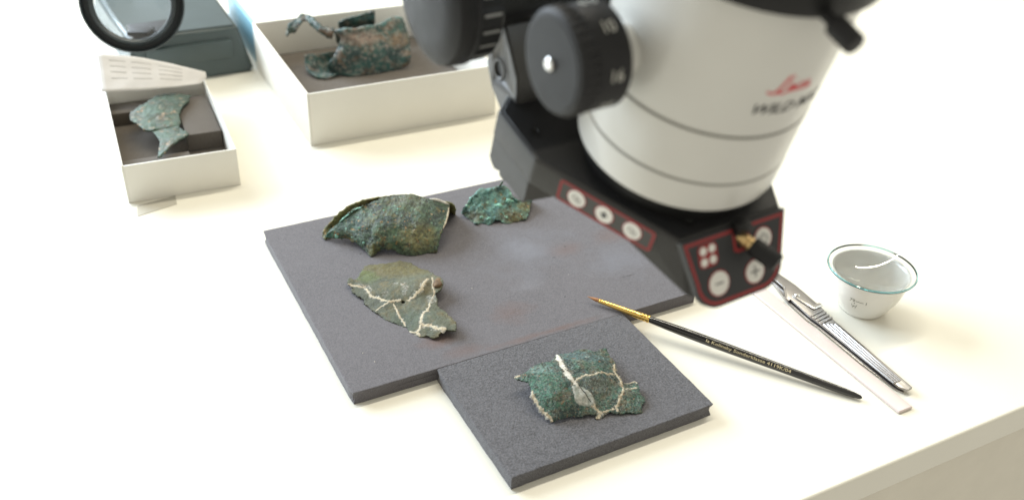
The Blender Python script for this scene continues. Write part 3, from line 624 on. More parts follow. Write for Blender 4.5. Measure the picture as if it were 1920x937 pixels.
SCOOP_ROWS = [
  [(-69.3,-16.5,16.0),(-59.8,-12.8,16.0),(-47.9,-7.2,16.0),(-36.1,0.4,16.0),(-23.6,4.6,17.0)],
  [(-67.6,-23.3,8.0),(-57.8,-17.1,7.0),(-46.9,-10.8,7.0),(-35.3,-1.8,7.0),(-24.5,7.2,8.0)],
  [(-62.0,-34.5,3.0),(-52.4,-27.3,1.5),(-42.7,-20.0,1.0),(-33.0,-11.5,1.0),(-25.5,-0.6,1.0)],
  [(-51.4,-42.3,0.5),(-43.7,-44.0,0.4),(-37.1,-40.4,0.4),(-30.4,-31.8,0.5),(-23.4,-23.7,0.5)],
]
ARM_ROWS = [
  [(-87.0,-17.3,38.0),(-85.1,-8.6,46.0),(-77.8,-2.0,52.0),(-69.1,1.9,56.0),(-58.6,-5.1,54.0),(-48.3,-16.7,51.0),(-34.3,-19.0,48.0)],
  [(-84.6,-11.4,39.0),(-79.4,-10.3,44.0),(-74.0,-5.0,50.0),(-67.6,-1.8,53.0),(-59.0,-8.5,51.0),(-49.6,-20.1,48.0),(-34.8,-22.7,44.0)],
  [(-83.9,-4.8,38.0),(-76.5,-12.1,41.0),(-72.5,-9.7,47.0),(-67.6,-5.7,50.0),(-59.9,-9.8,48.0),(-51.4,-17.1,44.0),(-36.7,-19.5,38.0)],
]
FLAP_ROWS = [
  [(-33.6,-2.1,50.0),(-25.3,4.1,53.0),(-14.9,9.1,55.0),(-4.4,13.7,57.0),(4.0,17.6,58.0)],
  [(-33.2,4.1,44.0),(-24.5,7.9,45.0),(-14.8,11.8,47.0),(-5.3,17.4,48.0),(3.4,19.7,49.0)],
  [(-33.9,15.6,36.0),(-24.7,16.9,36.0),(-15.3,18.0,38.0),(-6.4,21.9,39.0),(2.5,23.1,40.0)],
]
LEAFA_ORG = (-349.1,839.3,12.0)
LEAFA_OUT = [(-28.1,-2.1,6.2),(-24.8,5.1,6.9),(-18.3,17.4,8.1),(-14.5,34.0,8.2),(-5.9,43.9,6.9),(16.4,39.0,8.0),(18.0,26.1,7.3),(16.5,15.5,6.8),(18.5,-2.2,6.1),(23.8,-15.6,5.0),(22.2,-21.2,5.0),(13.3,-28.6,5.5),(3.4,-36.4,5.0),(-4.0,-34.7,5.0),(-13.6,-23.6,5.5),(-23.0,-16.6,5.5)]
LEAFA_CTL = [(-24.1,-6.8,6.0),(-5.8,43.7,7.0),(16.4,39.1,8.0),(22.7,-15.8,5.0),(3.4,-36.4,5.0),(-0.5,0.3,9.0)]
LEAFA_SEAMS = [
  (0.80, [(3.4,-36.4,5.0),(13.6,-29.5,5.5),(22.7,-15.7,4.9)]),
]
LEAFB_ORG = (-324.0,789.5,12.0)
LEAFB_OUT = [(-20.1,12.0,5.0),(-11.0,18.7,5.7),(-2.3,26.9,5.3),(-1.0,33.2,4.9),(2.2,20.2,5.5),(10.0,13.6,5.8),(15.7,7.5,6.0),(11.8,-2.8,5.9),(7.4,-13.1,5.8),(5.2,-23.4,4.8),(2.3,-31.7,3.3),(-0.2,-33.0,2.9),(-2.4,-20.7,4.3),(-5.9,-8.5,5.4),(-11.8,1.0,5.3)]
LEAFB_CTL = [(-20.1,12.0,5.0),(-0.9,33.0,5.0),(15.7,7.6,6.0),(0.3,-32.3,3.0),(-0.6,-5.3,6.5)]
LEAFB_SEAMS = [
]

# ------------------------------------------------------------------ table
ANG = 0.498
tb = empty('table', (180, 393.7, 0), ANG)
tb['kind'] = 'structure'
bm = box_bm(-1500, 1700, 0, 2400, -24, 0, 2.2, 4)
from_bm('table_top', bm, M['table'], tb, angle=R(40))
from_bm('drawer_front', box_bm(-1490, 1690, 2.5, 20, -190, -25.5, 1.2), M['drawer'], tb, angle=R(40))

for (a_, b_, w_) in (((-436, 448), (-412, 456), 0.5), ((-440, 441), (-398, 451), 0.35), ((-300, 610), (-302, 520), 0.6)):  # scuffs, then one faint line of shade painted as a thin mark
    V, Fc = stroke_geo([a_, ((a_[0]+b_[0])/2+0.8, (a_[1]+b_[1])/2), b_], [w_*0.4, w_, w_*0.3])
    mk('scuff_and_shade_line', [(v[0], v[1], 0.03) for v in V], Fc, M['label'], tb)

# ------------------------------------------------------------------ foam boards
def board(name, ox, oy, ang, wd, dp, t, mat, seed, step, dents=()):
    nx, ny = int(wd/step), int(dp/step)
    V, Fc = [], []
    def P(x, y, z, edge):
        q = Vector((x*0.05+seed*9, y*0.05, z*0.3))
        e = 0.25*noise.noise(q*2)+0.14*noise.noise(q*14)
        ix = 1 if x <= 0 else (-1 if x >= wd else 0); iy = 1 if y <= 0 else (-1 if y >= dp else 0)
        dx = ix*e; dy = iy*e
        for (cx_, cy_, rr, amt) in dents:
            d = math.hypot(x-cx_, y-cy_)
            if d < rr:
                k = (1-d/rr)**1.5*amt*(math.sin(math.pi*min(1, max(0, z/t))*0.9+0.2))
                dx += ix*k; dy += iy*k
        return (x+dx, y+dy, max(0.0, z))
    idx = {}
    rim = [(i*wd/nx, 0) for i in range(nx)]+[(wd, j*dp/ny) for j in range(ny)]+[(wd-i*wd/nx, dp) for i in range(nx)]+[(0, dp-j*dp/ny) for j in range(ny)]
    levels = [0.0, 0.35, t*0.33, t*0.66, t-0.55, t-0.12]
    m = len(rim)
    for li, z in enumerate(levels):
        for (x, y) in rim:
            sh = 0.22 if li in (0, len(levels)-1) else (0.05 if li == len(levels)-2 else 0)
            p = P(x, y, z, True)
            cx_, cy_ = wd/2, dp/2
            V.append((p[0]+(cx_-p[0])*sh/ (wd/2), p[1]+(cy_-p[1])*sh/(dp/2), p[2]))
    for li in range(len(levels)-1):
        for k in range(m):
            k2 = (k+1) % m
            Fc.append((li*m+k, li*m+k2, (li+1)*m+k2, (li+1)*m+k))
    Fc.append(tuple(range(m))[::-1])
    base = (len(levels)-1)*m
    # top: inset ring at full height, then one flat face
    ring2 = len(V)
    for k in range(m):
        x, y, z = V[base+k]
        V.append((x+(wd/2-x)*0.5/(wd/2), y+(dp/2-y)*0.5/(dp/2), t))
    for k in range(m):
        k2 = (k+1) % m
        Fc.append((base+k, base+k2, ring2+k2, ring2+k))
    Fc.append(tuple(range(ring2, ring2+m)))
    o = mk(name, V, Fc, mat, None, False, (ox, oy, 0.05)); o.rotation_euler = (0, 0, ang)
    return o
T = 9.7
big = board('foam_board', -97.9, 457.0, 0.505, 272.2, 216.7, T, M['foam_big'], 1, 3.0, dents=((0, 0, 9, 2.2), (0, 216.7, 10, 3.0)))
tag(big, 'large worn grey foam board carrying three bronze fragments', 'foam board', 'grey foam boards on the table')
small = board('foam_board', 5.9, 391.0, 0.510, 148.3, 107.9, T-0.1, M['foam_small'], 2, 2.5, dents=((148.3, 0, 14, 1.9), (0, 107.9, 6, 1.5)))
tag(small, 'small dark grey foam board in front carrying one mended fragment', 'foam board', 'grey foam boards on the table')
# cut line and nicks along the edges of the large board
V, Fc = stroke_geo([(30, 0), (38, 0.3), (47, 0.1), (58, 0)], 0.22)
nick = mk('cut_mark', [(v[0], -0.55, 4.6+v[0]*0.03+(v[1])*1.0) for v in V], Fc, M['crack'], big)
for (x0, y0, x1, y1, wd_) in ((206, 60, 214, 44, 0.35), (214, 60, 219, 49, 0.25), (224, 47, 246, 52, 0.3), (230, 40, 243, 39, 0.3), (196, 86, 199, 85, 0.6), (60, 153, 61.2, 152.6, 1.1), (213, 96, 214.4, 95.6, 1.0), (178, 36, 179.5, 35.5, 0.8)):
    V, Fc = stroke_geo([(x0, y0), ((x0+x1)/2+0.3, (y0+y1)/2), (x1, y1)], [wd_*0.5, wd_, wd_*0.3])
    dark = wd_ >= 0.6 or y0 in (40,)
    mk('scratch', [(v[0], v[1], T+0.06) for v in V], Fc, M['crack'] if dark else M['scratch'], big)
random.seed(21)
for k in range(5):
    x, y = ((52, 62), (24, 24), (20, 36), (120, 74), (196, 60))[k]; r = random.uniform(0.25, 0.5)
    V, Fc = lathe_data([(r*0.8, 0), (r, r*0.4), (0.02, r*0.9)], 6)
    mk('crumb', [(v[0]+x, v[1]+y, v[2]+T) for v in V], Fc, M['fill_white'], big)

# ------------------------------------------------------------------ fragments on the boards
def pits(q): return -0.6*max(0, noise.noise(q*1.1)-0.2)+0.7*max(0, noise.noise(q*0.55+Vector((3, 3, 3)))-0.25)
fr = empty('bronze_fragment', SMALL_ORG); tag(fr, 'green bronze fragment mended with cream adhesive on the small foam board', 'bronze fragment', 'bronze fragments laid out for study')
sh = Sheet(SMALL_OUT, SMALL_CTL, 1, 0.8, 0.8, 0.6, holes=[SMALL_HOLE], bumps=pits, fine=0.35)
sh.build('metal_sheet', M['pat_small'], fr, 1.3)
for wd_, pts in SMALL_SEAMS:
    sh.ribbon('residue', pts, wd_*3.4, M['residue'], fr, 0.10)
    sh.ribbon('adhesive_seam', pts, wd_*1.9, M['fill_white'] if wd_ > 2 else M['fill_cream'], fr, 0.32 if wd_ > 2 else 0.2)
sh.patch('filler_patch', SMALL_PATCH, M['fill_grey'], fr, 0.3)
sh.ribbon('crack_line', SMALL_CRACK, 0.75, M['crack'], fr, 0.85)
for dx, dy, r in ((-12.5, -9.5, 1.1), (11, -4, 0.7), (20.5, -9, 0.7), (-2, 12, 0.8), (-26, 3, 0.6), (26, -7, 0.6)):
    V, Fc = lathe_data([(r, 0), (r*0.9, r*0.35), (r*0.5, r*0.6), (0.02, r*0.66)], 9, rfun=lambda i, k, rr: rr*(0.75+0.5*noise.noise(Vector((k*1.7+dx, i, dy)))))
    mk('corrosion_wart', [(v[0]+dx, v[1]+dy, v[2]+sh.z(dx, dy)-0.2) for v in V], Fc, M['stain_brown'] if r > 1 else M['pat_small'], fr, True)

fr = empty('bronze_fragment', MID_ORG); tag(fr, 'flat olive green bronze fragment with pale branching seams, on large foam board', 'bronze fragment', 'bronze fragments laid out for study')
sh = Sheet(MID_OUT, MID_CTL, 2, 1.0, 0.5, 0.9, holes=[MID_HOLE], fine=0.16)
sh.build('metal_sheet', M['pat_mid'], fr, 1.2)
for wd_, pts in MID_SEAMS:
    sh.ribbon('residue', pts, wd_*4.0, M['residue'], fr, 0.08)
    sh.ribbon('adhesive_seam', pts, wd_*2.1, M['fill_cream'], fr, 0.18)
for nm in (MID_STAIN, MID_STAINB, MID_STAINC): sh.patch('residue', nm, M['residue'], fr, 0.12)
sh.patch('residue', [(-38,14),(-33,15),(-27,14),(-24,9),(-22,3),(-26,3),(-29,8),(-34,10)], M['residue'], fr, 0.12)
sh.patch('filler_patch', MID_PATCH, M['residue'], fr, 0.25)
kx, ky, kz = MID_KNOB[0]
V, Fc = lathe_data([(3.4, -2.0), (4.0, 0.0), (3.6, 0.9), (2.2, 1.5), (0.02, 1.5)], 20, rfun=lambda i, k, rr: rr*(1+0.22*noise.noise(Vector((math.cos(k*.31)*1.3, math.sin(k*.31)*1.3, i*0.6)))))
mk('curled_tip', [(v[0]+kx, v[1]*1.5+ky, v[2]*1.15+kz-1.3) for v in V], Fc, M['stain_brown'], fr, True)  # raised lump for the sheet's curled, brown-stained tip

fr = empty('bronze_fragment', BIG_ORG); tag(fr, 'largest rolled brown green bronze fragment on the large foam board', 'bronze fragment', 'bronze fragments laid out for study')
V, Fc = grid_surface(BIG_ROWS, 11, 7, 1.0, 3, ragged=1.1, fine=0.3, bumps=pits)
solidify('front_shell', V, Fc, 1.3, M['pat_big'], fr, None, zmin=0.05)
V, Fc = grid_surface(BIGBACK_ROWS, 9, 5, 0.8, 4, ragged=0.9)
solidify('back_shell', V, Fc, 1.3, M['pat_inner'], fr, None, zmin=0.05)
def blob3(name, p, rx, ry, rz, mat, parent, seed, sub=2, amp=0.35):
    bm = bmesh.new(); bmesh.ops.create_icosphere(bm, subdivisions=sub, radius=1)
    for v in bm.verts:
        d = 1+amp*fbm(v.co+Vector((seed*3.1, seed, 0)), 1.3, 3)
        v.co = Vector((v.co.x*rx*d+p[0], v.co.y*ry*d+p[1], v.co.z*rz*d+p[2]))
    return from_bm(name, bm, mat, parent, smooth=True)
def chain(name, pts, r, mat, parent, seed, flat=0.7):
    """irregular crust along a 3-D line"""
    P = spline(pts, 5); V = []; Fc = []; m = 8; n = len(P)
    for i in range(n):
        t = Vector(P[min(i+1, n-1)]-P[max(i-1, 0)]).normalized(); a = t.cross(Vector((0, 0, 1))).normalized(); b_ = a.cross(t)
        e = min(1.0, 0.35+min(i, n-1-i)*0.3)
        for k in range(m):
            an = 2*math.pi*k/m; rr = r*e*(1+0.5*noise.noise(Vector((i*0.7, k*0.9, seed))))
            V.append(tuple(Vector(P[i])+a*math.cos(an)*rr+b_*math.sin(an)*rr*flat))
    for i in range(n-1):
        for k in range(m):
            k2 = (k+1) % m; Fc.append((i*m+k, i*m+k2, (i+1)*m+k2, (i+1)*m+k))
    Fc += [tuple(range(m))[::-1], tuple(range((n-1)*m, n*m))]
    return mk(name, V, Fc, mat, parent, True)
e = BIG_ROWS[4]; g = BIG_ROWS[3]
chain('adhesive_seam', [e[14], e[15], e[16]], 1.5, M['fill_white'], fr, 1, 0.8)
chain('adhesive_seam', [e[16], g[16], BIG_ROWS[2][16]], 0.8, M['fill_cream'], fr, 2)
chain('edge_crust', [e[1], e[2], e[3], e[4]], 0.7, M['pat_crust'], fr, 3)
for k, (i, j, r) in enumerate(((2, 4, 1.5), (3, 8, 1.1), (3, 10, 1.4), (1, 5, 1.3), (2, 11, 0.8), (1, 3, 1.0), (1, 1, 1.8))):
    p = BIG_ROWS[i][j]; q = BIG_ROWS[i-1][j]
    blob3('malachite_crust', ((p[0]*0.6+q[0]*0.4), p[1]*0.6+q[1]*0.4-0.2, p[2]*0.6+q[2]*0.4+0.1), r, r*0.5, r*1.1, M['pat_crust'], fr, k)

fr = empty('bronze_fragment', LUMP_ORG); tag(fr, 'small lumpy turquoise green bronze fragment at the back of large foam board', 'bronze fragment', 'bronze fragments laid out for study')
def lumps(q): return 1.5*max(0, noise.noise(q*0.28)-0.05)+0.8*max(0, noise.noise(q*0.6+Vector((1, 7, 2)))-0.1)
V, Fc = grid_surface(LUMP_ROWS, 8, 5, 1.3, 5, ragged=0.9, nscale=0.2, fine=0.35, bumps=lumps)
solidify('metal_shell', V, Fc, 1.2, M['pat_lump'], fr, None, zmin=0.05)
L = LUMP_ROWS
for k, (i, j, r) in enumerate(((2, 10, 2.6), (2, 9, 1.9), (3, 12, 2.4), (4, 12, 2.2), (3, 13, 1.5), (1, 5, 1.9), (1, 7, 1.7), (1, 12, 1.2), (4, 2, 1.6), (3, 1, 1.8), (1, 15, 1.0), (4, 6, 1.5))):
    p = L[i][j]; q = L[max(i-1, 0)][j]
    blob3('malachite_crust', (p[0]*0.7+q[0]*0.3, p[1]*0.7+q[1]*0.3, p[2]*0.7+q[2]*0.3+0.4), r, r*0.8, r*0.85, M['pat_crust'], fr, k+20, 2, 0.5)
hx = (4.5, 14.1, 16.5)
chain('upright_splinter', [(hx[0]-1, hx[1], hx[2]), (hx[0]+0.6, hx[1]-1, hx[2]+3.6), (hx[0]+2, hx[1]-2.2, hx[2]+7)], 1.4, M['pat_big'], fr, 9, 0.5)

for k in range(16):                                      # corrosion crumbs shed on the boards
    host, (cx_, cy_) = ((big, (110, 120)), (big, (85, 150)), (small, (88, 50)))[k % 3]
    a = random.uniform(0, 6.28); d = random.uniform(32, 60)*(0.8 if host is small else 1)
    x, y = cx_+d*math.cos(a), cy_+0.7*d*math.sin(a); r = random.uniform(0.18, 0.5)
    if not (3 < x < (145 if host is small else 268) and 3 < y < (104 if host is small else 212)): continue
    V, Fc = lathe_data([(r*0.8, 0), (r, r*0.4), (0.02, r*0.9)], 6)
    mk('crumb', [(v[0]+x, v[1]*1.2+y, v[2]+T) for v in V], Fc, (M['pat_lump'], M['pat_inner'], M['fill_cream'])[k % 3], host)

# ------------------------------------------------------------------ paint brush
pa = Vector((56.8, 570.5, 14.2)); pb = Vector((239.3, 484.7, 2.4)); Lb = (pb-pa).length
br = empty('paint_brush', (pa.x, pa.y, 0)); tag(br, 'fine sable paint brush with gold ferrule and black handle', 'paint brush')
brm = Matrix.Translation(-Vector((pa.x, pa.y, 0))) @ axis_matrix(pa, pb-pa, (0, 0, 1))
lathe('bristles', [(0.02, 0), (0.22, 1.2), (0.55, 3), (1.0, 5), (1.32, 7), (1.42, 8.5), (1.3, 10.2), (1.2, 12)], M['hair'], br, brm, 24)
lathe('ferrule', [(1.35, 10.0), (1.5, 9.9), (1.58, 10.2), (1.75, 16), (2.1, 27), (2.45, 38), (2.6, 42.6), (2.72, 43.1), (2.72, 43.9), (2.5, 44.4), (2.5, 45.0), (2.78, 45.5), (2.78, 46.5), (2.5, 47.0), (2.55, 47.6), (2.85, 48.2), (2.85, 49.4), (2.3, 49.8)], M['gold'], br, brm, 40)
hp = [(2.2, 49.0), (2.35, 49.6), (2.5, 53), (2.9, 62), (3.25, 75), (3.42, 90), (3.35, 110), (3.1, 130), (2.85, 150), (2.65, 170), (2.5, 182), (2.35, 190), (2.0, 196), (1.4, 200.5), (0.75, Lb-0.6), (0.02, Lb)]
lathe('handle', [(r, z) for r, z in hp], M['lacquer'], br, brm, 40)
def hr(z):
    for (r1, z1), (r2, z2) in zip(hp, hp[1:]):
        if z1 <= z <= z2: return r1+(r2-r1)*(z-z1)/(z2-z1)
    return 2.5
TV, TF = text_geo('Ia Kolinsky Sonderklasse 4119K/04', 3.1, cuts=2)
wmax = max(v[0] for v in TV); span = 61.0; z0 = 92.5
verts = []
camdir = Vector((0, 0, 420))-(pa+pb)/2
Mi = axis_matrix(pa, pb-pa, (0, 0, 1)).to_3x3().transposed()
cl = Mi @ camdir; phi0 = math.atan2(cl.y, cl.x)
for (x, y) in TV:
    z = z0+x/wmax*span; r = hr(z)+0.04; ph = phi0+PHI_SIGN*((y-1.05)/r)+PHI_OFF
    verts.append(tuple(brm @ Vector((r*math.cos(ph), r*math.sin(ph), z))))
mk('lettering', verts, TF, M['gold_print'], br)

# ------------------------------------------------------------------ tweezers, plastic strip, bowl
tw = empty('locking_tweezers', (222, 590, 0)); tag(tw, 'steel locking tweezers with ribbed grip beside the porcelain bowl', 'tweezers')
O2 = Vector((222, 590))
def rel(pts): return [(p[0]-222, p[1]-590) for p in pts]
ax = Vector((266.3-240.1, 520.3-571.6)).normalized(); axn = Vector((-ax.y, ax.x))   # axn points to the right/up side
def along(p, s, o_=0.0): return (p[0]+ax.x*s+axn.x*o_, p[1]+ax.y*s+axn.y*o_)
h0r, h0l = (240.1, 571.6), (229.5, 564.4)
tailr, taill = along(h0r, 84, -2.6), along(h0l, 78, 1.8)
tip = [(203.0, 634.5), (206.5, 637.0)]
upper = [tip[0], (207.0, 623.2), (211.5, 613.5), (214.0, 609.0), (212.6, 602.5), (210.6, 595.5), (212.8, 591.5), (215.2, 592.6), (224.5, 572.1), h0l, along(h0l, 45, 1.0), taill, along(taill, 5, 3.0), tailr, along(h0r, 45, -1.4), h0r, (236.4, 583.6), (222.8, 612.5), tip[1]]
from_bm('upper_arm', prism_bm(rel(upper), 3.0, 4.6, 0.35, 2), M['steel'], tw, angle=R(50))
lower = [(203.5, 632.0), (211.0, 600.0), (214.0, 590.0), (222.5, 571.5), along(h0l, 0, -1.6), along(h0l, 45, -1.4), along(taill, -2, -1.0), along(taill, 4, 2), along(h0r, 78, -3.6), (238, 572), (230, 588), (215, 622)]
from_bm('lower_arm', prism_bm(rel(lower), 0.05, 1.6, 0.35, 2), M['steel'], tw, angle=R(50))
from_bm('ridge_shade_plate', prism_bm(rel([along(h0l, 1.5, 0.8), along(h0l, 75, 1.0), along(h0l, 74, 8.4), along(h0l, 7, 11.2)]), 4.3, 4.68), M['steel_dark'], tw)  # dark plate painting the dimmer reflection between the handle ridges
for k in range(4):                                       # long ridges of the handle
    o_ = 1.4+k*2.6
    a = along(h0l, 3+k*1.2, o_); b = along(h0l, 74, 1.2+k*1.95)
    V, Fc = stroke_geo([a, along(h0l, 40, (o_+1.2+k*1.95)/2), b], [1.3, 1.2, 0.9])
    bm = bmesh.new(); vv = [bm.verts.new((v[0]-222, v[1]-590, 4.5)) for v in V]; top = [bm.verts.new((P_[0]-222, P_[1]-590, 5.5)) for P_ in (a, along(h0l, 40, (o_+1.2+k*1.95)/2), b)]
    for i in range(2):
        bm.faces.new((vv[2*i], vv[2*i+2], top[i+1], top[i])); bm.faces.new((top[i], top[i+1], vv[2*i+3], vv[2*i+1]))
    from_bm('ridge', bm, M['steel'], tw)
for k in range(4):                                       # cross ribs of the finger grip
    c0 = (225.2+k*1.75, 571.5-k*2.9); c1 = (236.2+k*1.5, 580.2-k*3.1)
    V, Fc = stroke_geo([c0, c1], 1.5)
    bm = prism_bm([V[0], V[2], V[3], V[1]], 4.5, 5.7, 0.4, 2)
    bmesh.ops.translate(bm, verts=bm.verts, vec=(-222, -590, 0)); from_bm('grip_rib', bm, M['steel'], tw, angle=R(50))
lev = [(216.6, 596.6), (219.0, 593.0), (226.0, 583.5), (229.3, 579.6), (237.4, 585.0), (235.8, 588.0), (233.4, 587.3), (230.6, 585.4), (224.6, 594.6), (221.5, 598.6), (218.5, 599.4)]
from_bm('lock_lever', prism_bm(rel(lev), 4.7, 5.9, 0.4, 2), M['silver'], tw, angle=R(50))
lathe('pivot_pin', [(2.0, 4.5), (2.0, 6.6), (1.5, 7.1), (0.02, 7.2)], M['silver'], tw, Matrix.Translation((220.3-222, 596.4-590, 0)), 24)
for a_, b_ in (((206.0, 629.5), (212.6, 612.0)), ((212.6, 612.0), (211.6, 596.0))):
    V, Fc = stroke_geo([a_, ((a_[0]+b_[0])/2+0.5, (a_[1]+b_[1])/2), b_], 1.0)
    mk('raised_rim', [(v[0]-222, v[1]-590, 4.85) for v in V], Fc, M['silver'], tw)

sdir = Vector((249.7-193.6, 492.0-593.9)).normalized(); sn = Vector((-sdir.y, sdir.x))
s0 = Vector((193.6, 593.9))-sdir*32; s1 = Vector((249.7, 492.0))+sdir*22
st = from_bm('plastic_strip', prism_bm([tuple(s0-s0), tuple(s1-s0), tuple(s1-s0+sn*12.5), tuple(sn*12.5)], 0.05, 2.2, 0.9, 3), M['strip'], None, angle=R(40), loc=(s0.x, s0.y, 0))
tag(st, 'pale pinkish white plastic strip lying left of the tweezers', 'plastic strip')

bx, by = 269.4, 592.9
bw = empty('porcelain_bowl', (bx, by, 0)); tag(bw, 'small white porcelain crucible bowl with printed mark, under a watch glass', 'bowl')
prof_o = [(0.02, 0.6), (13, 0.5), (15.2, 0.1), (16.3, 0.4), (17.2, 2.2), (20.5, 7.5), (23.6, 13.5), (25.9, 20), (27.5, 27), (28.5, 31.6), (29.2, 33.0), (28.9, 33.7), (28.0, 33.6), (26.6, 31), (25.0, 25), (22.4, 17), (18.5, 9.5), (13, 4.6), (6, 3.1), (0.02, 2.9)]
lathe('bowl_wall', prof_o, M['porcelain'], bw, None, 72, angle=R(60))
def on_bowl(name, V2, F2, ang0, zc, mat):
    V = []
    for (x, y) in V2:
        z = zc+y
        r = np.interp(z, [0.4, 2.2, 7.5, 13.5, 20, 27, 31.6], [16.3, 17.2, 20.5, 23.6, 25.9, 27.5, 28.5])+0.06
        a = ang0+x/25.0
        V.append((r*math.cos(a), r*math.sin(a), z))
    mk(name, V, F2, mat, bw)
A0 = math.atan2(-by, -bx)
TV, TF = text_geo('79', 4.2, shear=0.1, cuts=1); on_bowl('lettering', TV, TF, A0-0.36, 19.0, M['mark'])
V, Fc = stroke_geo([(x*0.5, 0.0) for x in range(12)], 0.45); on_bowl('lettering', V, Fc, A0-0.17, 20.4, M['mark'])
TV, TF = text_geo('1', 4.2, cuts=1); on_bowl('lettering', TV, TF, A0+0.08, 19.0, M['mark'])
for pl in ([(-1.6, 0), (-1.0, -3.2), (0, -0.9), (1.0, -3.2), (1.6, 0)], [(0, 0.6), (0, 1.8)], [(-1.4, -1.7), (1.4, -1.7)]):
    V, Fc = stroke_geo([(p[0]*1.2, p[1]*1.2) for p in pl], 0.5); on_bowl('emblem', V, Fc, A0-0.2, 16.4, M['mark'])
wg = empty('watch_glass', (bx, by, 33.9)); tag(wg, 'round watch glass dish with bluish rim lying on the porcelain bowl', 'watch glass')
def arcp(Rs, r0_, n, z00): return [(r0_*k/n if k else 0.02, z00+Rs-math.sqrt(Rs*Rs-(r0_*k/n)**2)) for k in range(n+1)]
top = arcp(62, 31.8, 14, -5.6); bot = arcp(63.5, 31.8, 14, -7.1)
lathe('dish', bot[:-1]+[(31.8, bot[-1][1])]+[(31.8, top[-1][1])]+top[:-1][::-1], M['glass'], wg, None, 96, angle=R(50))
zr = (bot[-1][1]+top[-1][1])/2
lathe('ground_rim', [(31.85, zr-0.75), (32.5, zr-0.6), (32.7, zr), (32.5, zr+0.6), (31.85, zr+0.75)], M['glass_edge'], wg, None, 96, caps=False)

# ------------------------------------------------------------------ card boxes
def card_box(name, ox, oy, ang, wd, dp, h, label, th=1.6, liner=15.0):
    b = empty(name, (ox, oy, 0), ang); tag(b, label, 'box', 'open white card boxes')
    for nm, (x0, x1, y0, y1, z0, z1) in (('front_wall', (th+0.05, wd, 0, th, 0.1, h)), ('back_wall', (th+0.05, wd-th-0.05, dp-th, dp, 0.1, h)), ('side_wall', (0, th, 0.6, dp, 0.1, h+0.3)), ('side_wall', (wd-th, wd, th+0.05, dp, 0.1, h-0.2))):
        from_bm(nm, box_bm(x0, x1, y0, y1, z0, z1, 0.35, 2), M['card'], b, angle=R(40))
    from_bm('floor', box_bm(th+0.1, wd-th-0.1, th+0.1, dp-th-0.1, 0.2, 1.6), M['card'], b)
    return b
rb = card_box('card_box', -198.7, 818.2, 0.493, 197.8, 207.9, 54.2, 'open white card box holding the tube shaped bronze fragment')
from_bm('foam_liner', box_bm(2.2, 195.4, 2.2, 205.6, 1.7, 15.0, 0.8), M['foam_box'], rb, angle=R(40))
lb = card_box('card_box', -330.7, 695.4, 0.452, 95.0, 168.4, 35.7, 'open white card box at the left with foam blocks and green fragments')
from_bm('foam_liner', box_bm(2.2, 92.6, 2.2, 166.2, 1.7, 9.0, 0.6), M['foam_box'], lb, angle=R(40))
for (x0, x1, y0, y1, z1) in ((61, 92, 62, 150, 26), (2.4, 59, 26, 42, 20), (2.4, 53, 140, 165, 22), (23, 83, 8, 22, 15)):
    from_bm('foam_block', box_bm(x0, x1, y0, y1, 9.05, z1, 0.7), M['foam_box'], lb, angle=R(40))
# paper stuck behind the fragments in the left box
pp = empty('folded_paper', (-350, 855, 40)); tag(pp, 'crumpled grey printed paper slip at the back of the left card box', 'paper')
V, Fc = grid_surface([[(-62, 10, 26), (-20, 18, 20), (36, 26, 5)], [(-56, -4, 14), (-16, 4, 10), (38, 20, 1)], [(-50, -22, 0), (-8, -10, -1), (34, 12, -2)]], 6, 8, 1.0, 8, ragged=0.3, nscale=0.04, fine=0.05)
sheet_ = solidify('sheet', V, Fc, 0.25, M['paper'], pp, None)
PV = np.array(V).reshape(13, 17, 3)
for li in range(4):
    row = 2+li*2
    pts_ = [PV[row, j]+np.array((0, -0.35, 0.45)) for j in range(2, 14)]
    L_ = []
    for p_ in pts_: L_ += [tuple(p_), tuple(p_+np.array((0.3, -0.6, -1.0)))]
    mk('print_line', L_, [(2*j, 2*j+1, 2*j+3, 2*j+2) for j in range(len(pts_)-1) if j % 4 != 3], M['print'], sheet_)

fr = empty('bronze_fragment', TUBE_ORG); tag(fr, 'large dark green tube shaped bronze fragment lying in rear card box', 'bronze fragment', 'bronze fragments laid out for study')
for nm, rws, mt, nr_, nc_ in (('tube_wall', TUBE_ROWS, 'pat_tube', 6, 8), ('inner_sheet', SCOOP_ROWS, 'pat_tube', 6, 8), ('curled_arm', ARM_ROWS, 'pat_tube', 5, 8), ('back_flap', FLAP_ROWS, 'pat_tube', 5, 8)):
    V, Fc = grid_surface(rws, nr_, nc_, 1.6, 11, ragged=1.6, nscale=0.07, fine=0.4)
    solidify(nm, V, Fc, 2.0, M[mt], fr, None, zmin=0.1)
for k, (px_, py_, r, lab) in enumerate(((-72, 906, 13, 'flat green bronze scrap near the front wall of rear card box'), (-52, 918, 8, 'pale corroded bronze crumb beside the green scrap in rear card box'))):
    s_ = Sheet([(r*math.cos(a)*(1+.3*math.sin(a*3+k)), r*.7*math.sin(a)*(1+.25*math.cos(a*2)), 3) for a in [i*math.pi/8 for i in range(16)]], [(0, 0, 5), (r*.5, 0, 4), (-r*.5, 0, 4)], 20+k, 1.6, 0.6)
    e_ = empty('bronze_scrap', (px_, py_, 15.05)); tag(e_, lab, 'bronze scrap', 'bronze scraps in the rear box'); s_.build('metal_sheet', M['pat_leaf'] if k == 0 else M['fill_grey'], e_, 1.2)
fr = empty('bronze_fragment', (LEAFA_ORG[0]*0.9726, LEAFA_ORG[1]*0.9726, LEAFA_ORG[2])); tag(fr, 'broad pale green bronze fragment on foam blocks in left card box', 'bronze fragment', 'bronze fragments laid out for study')
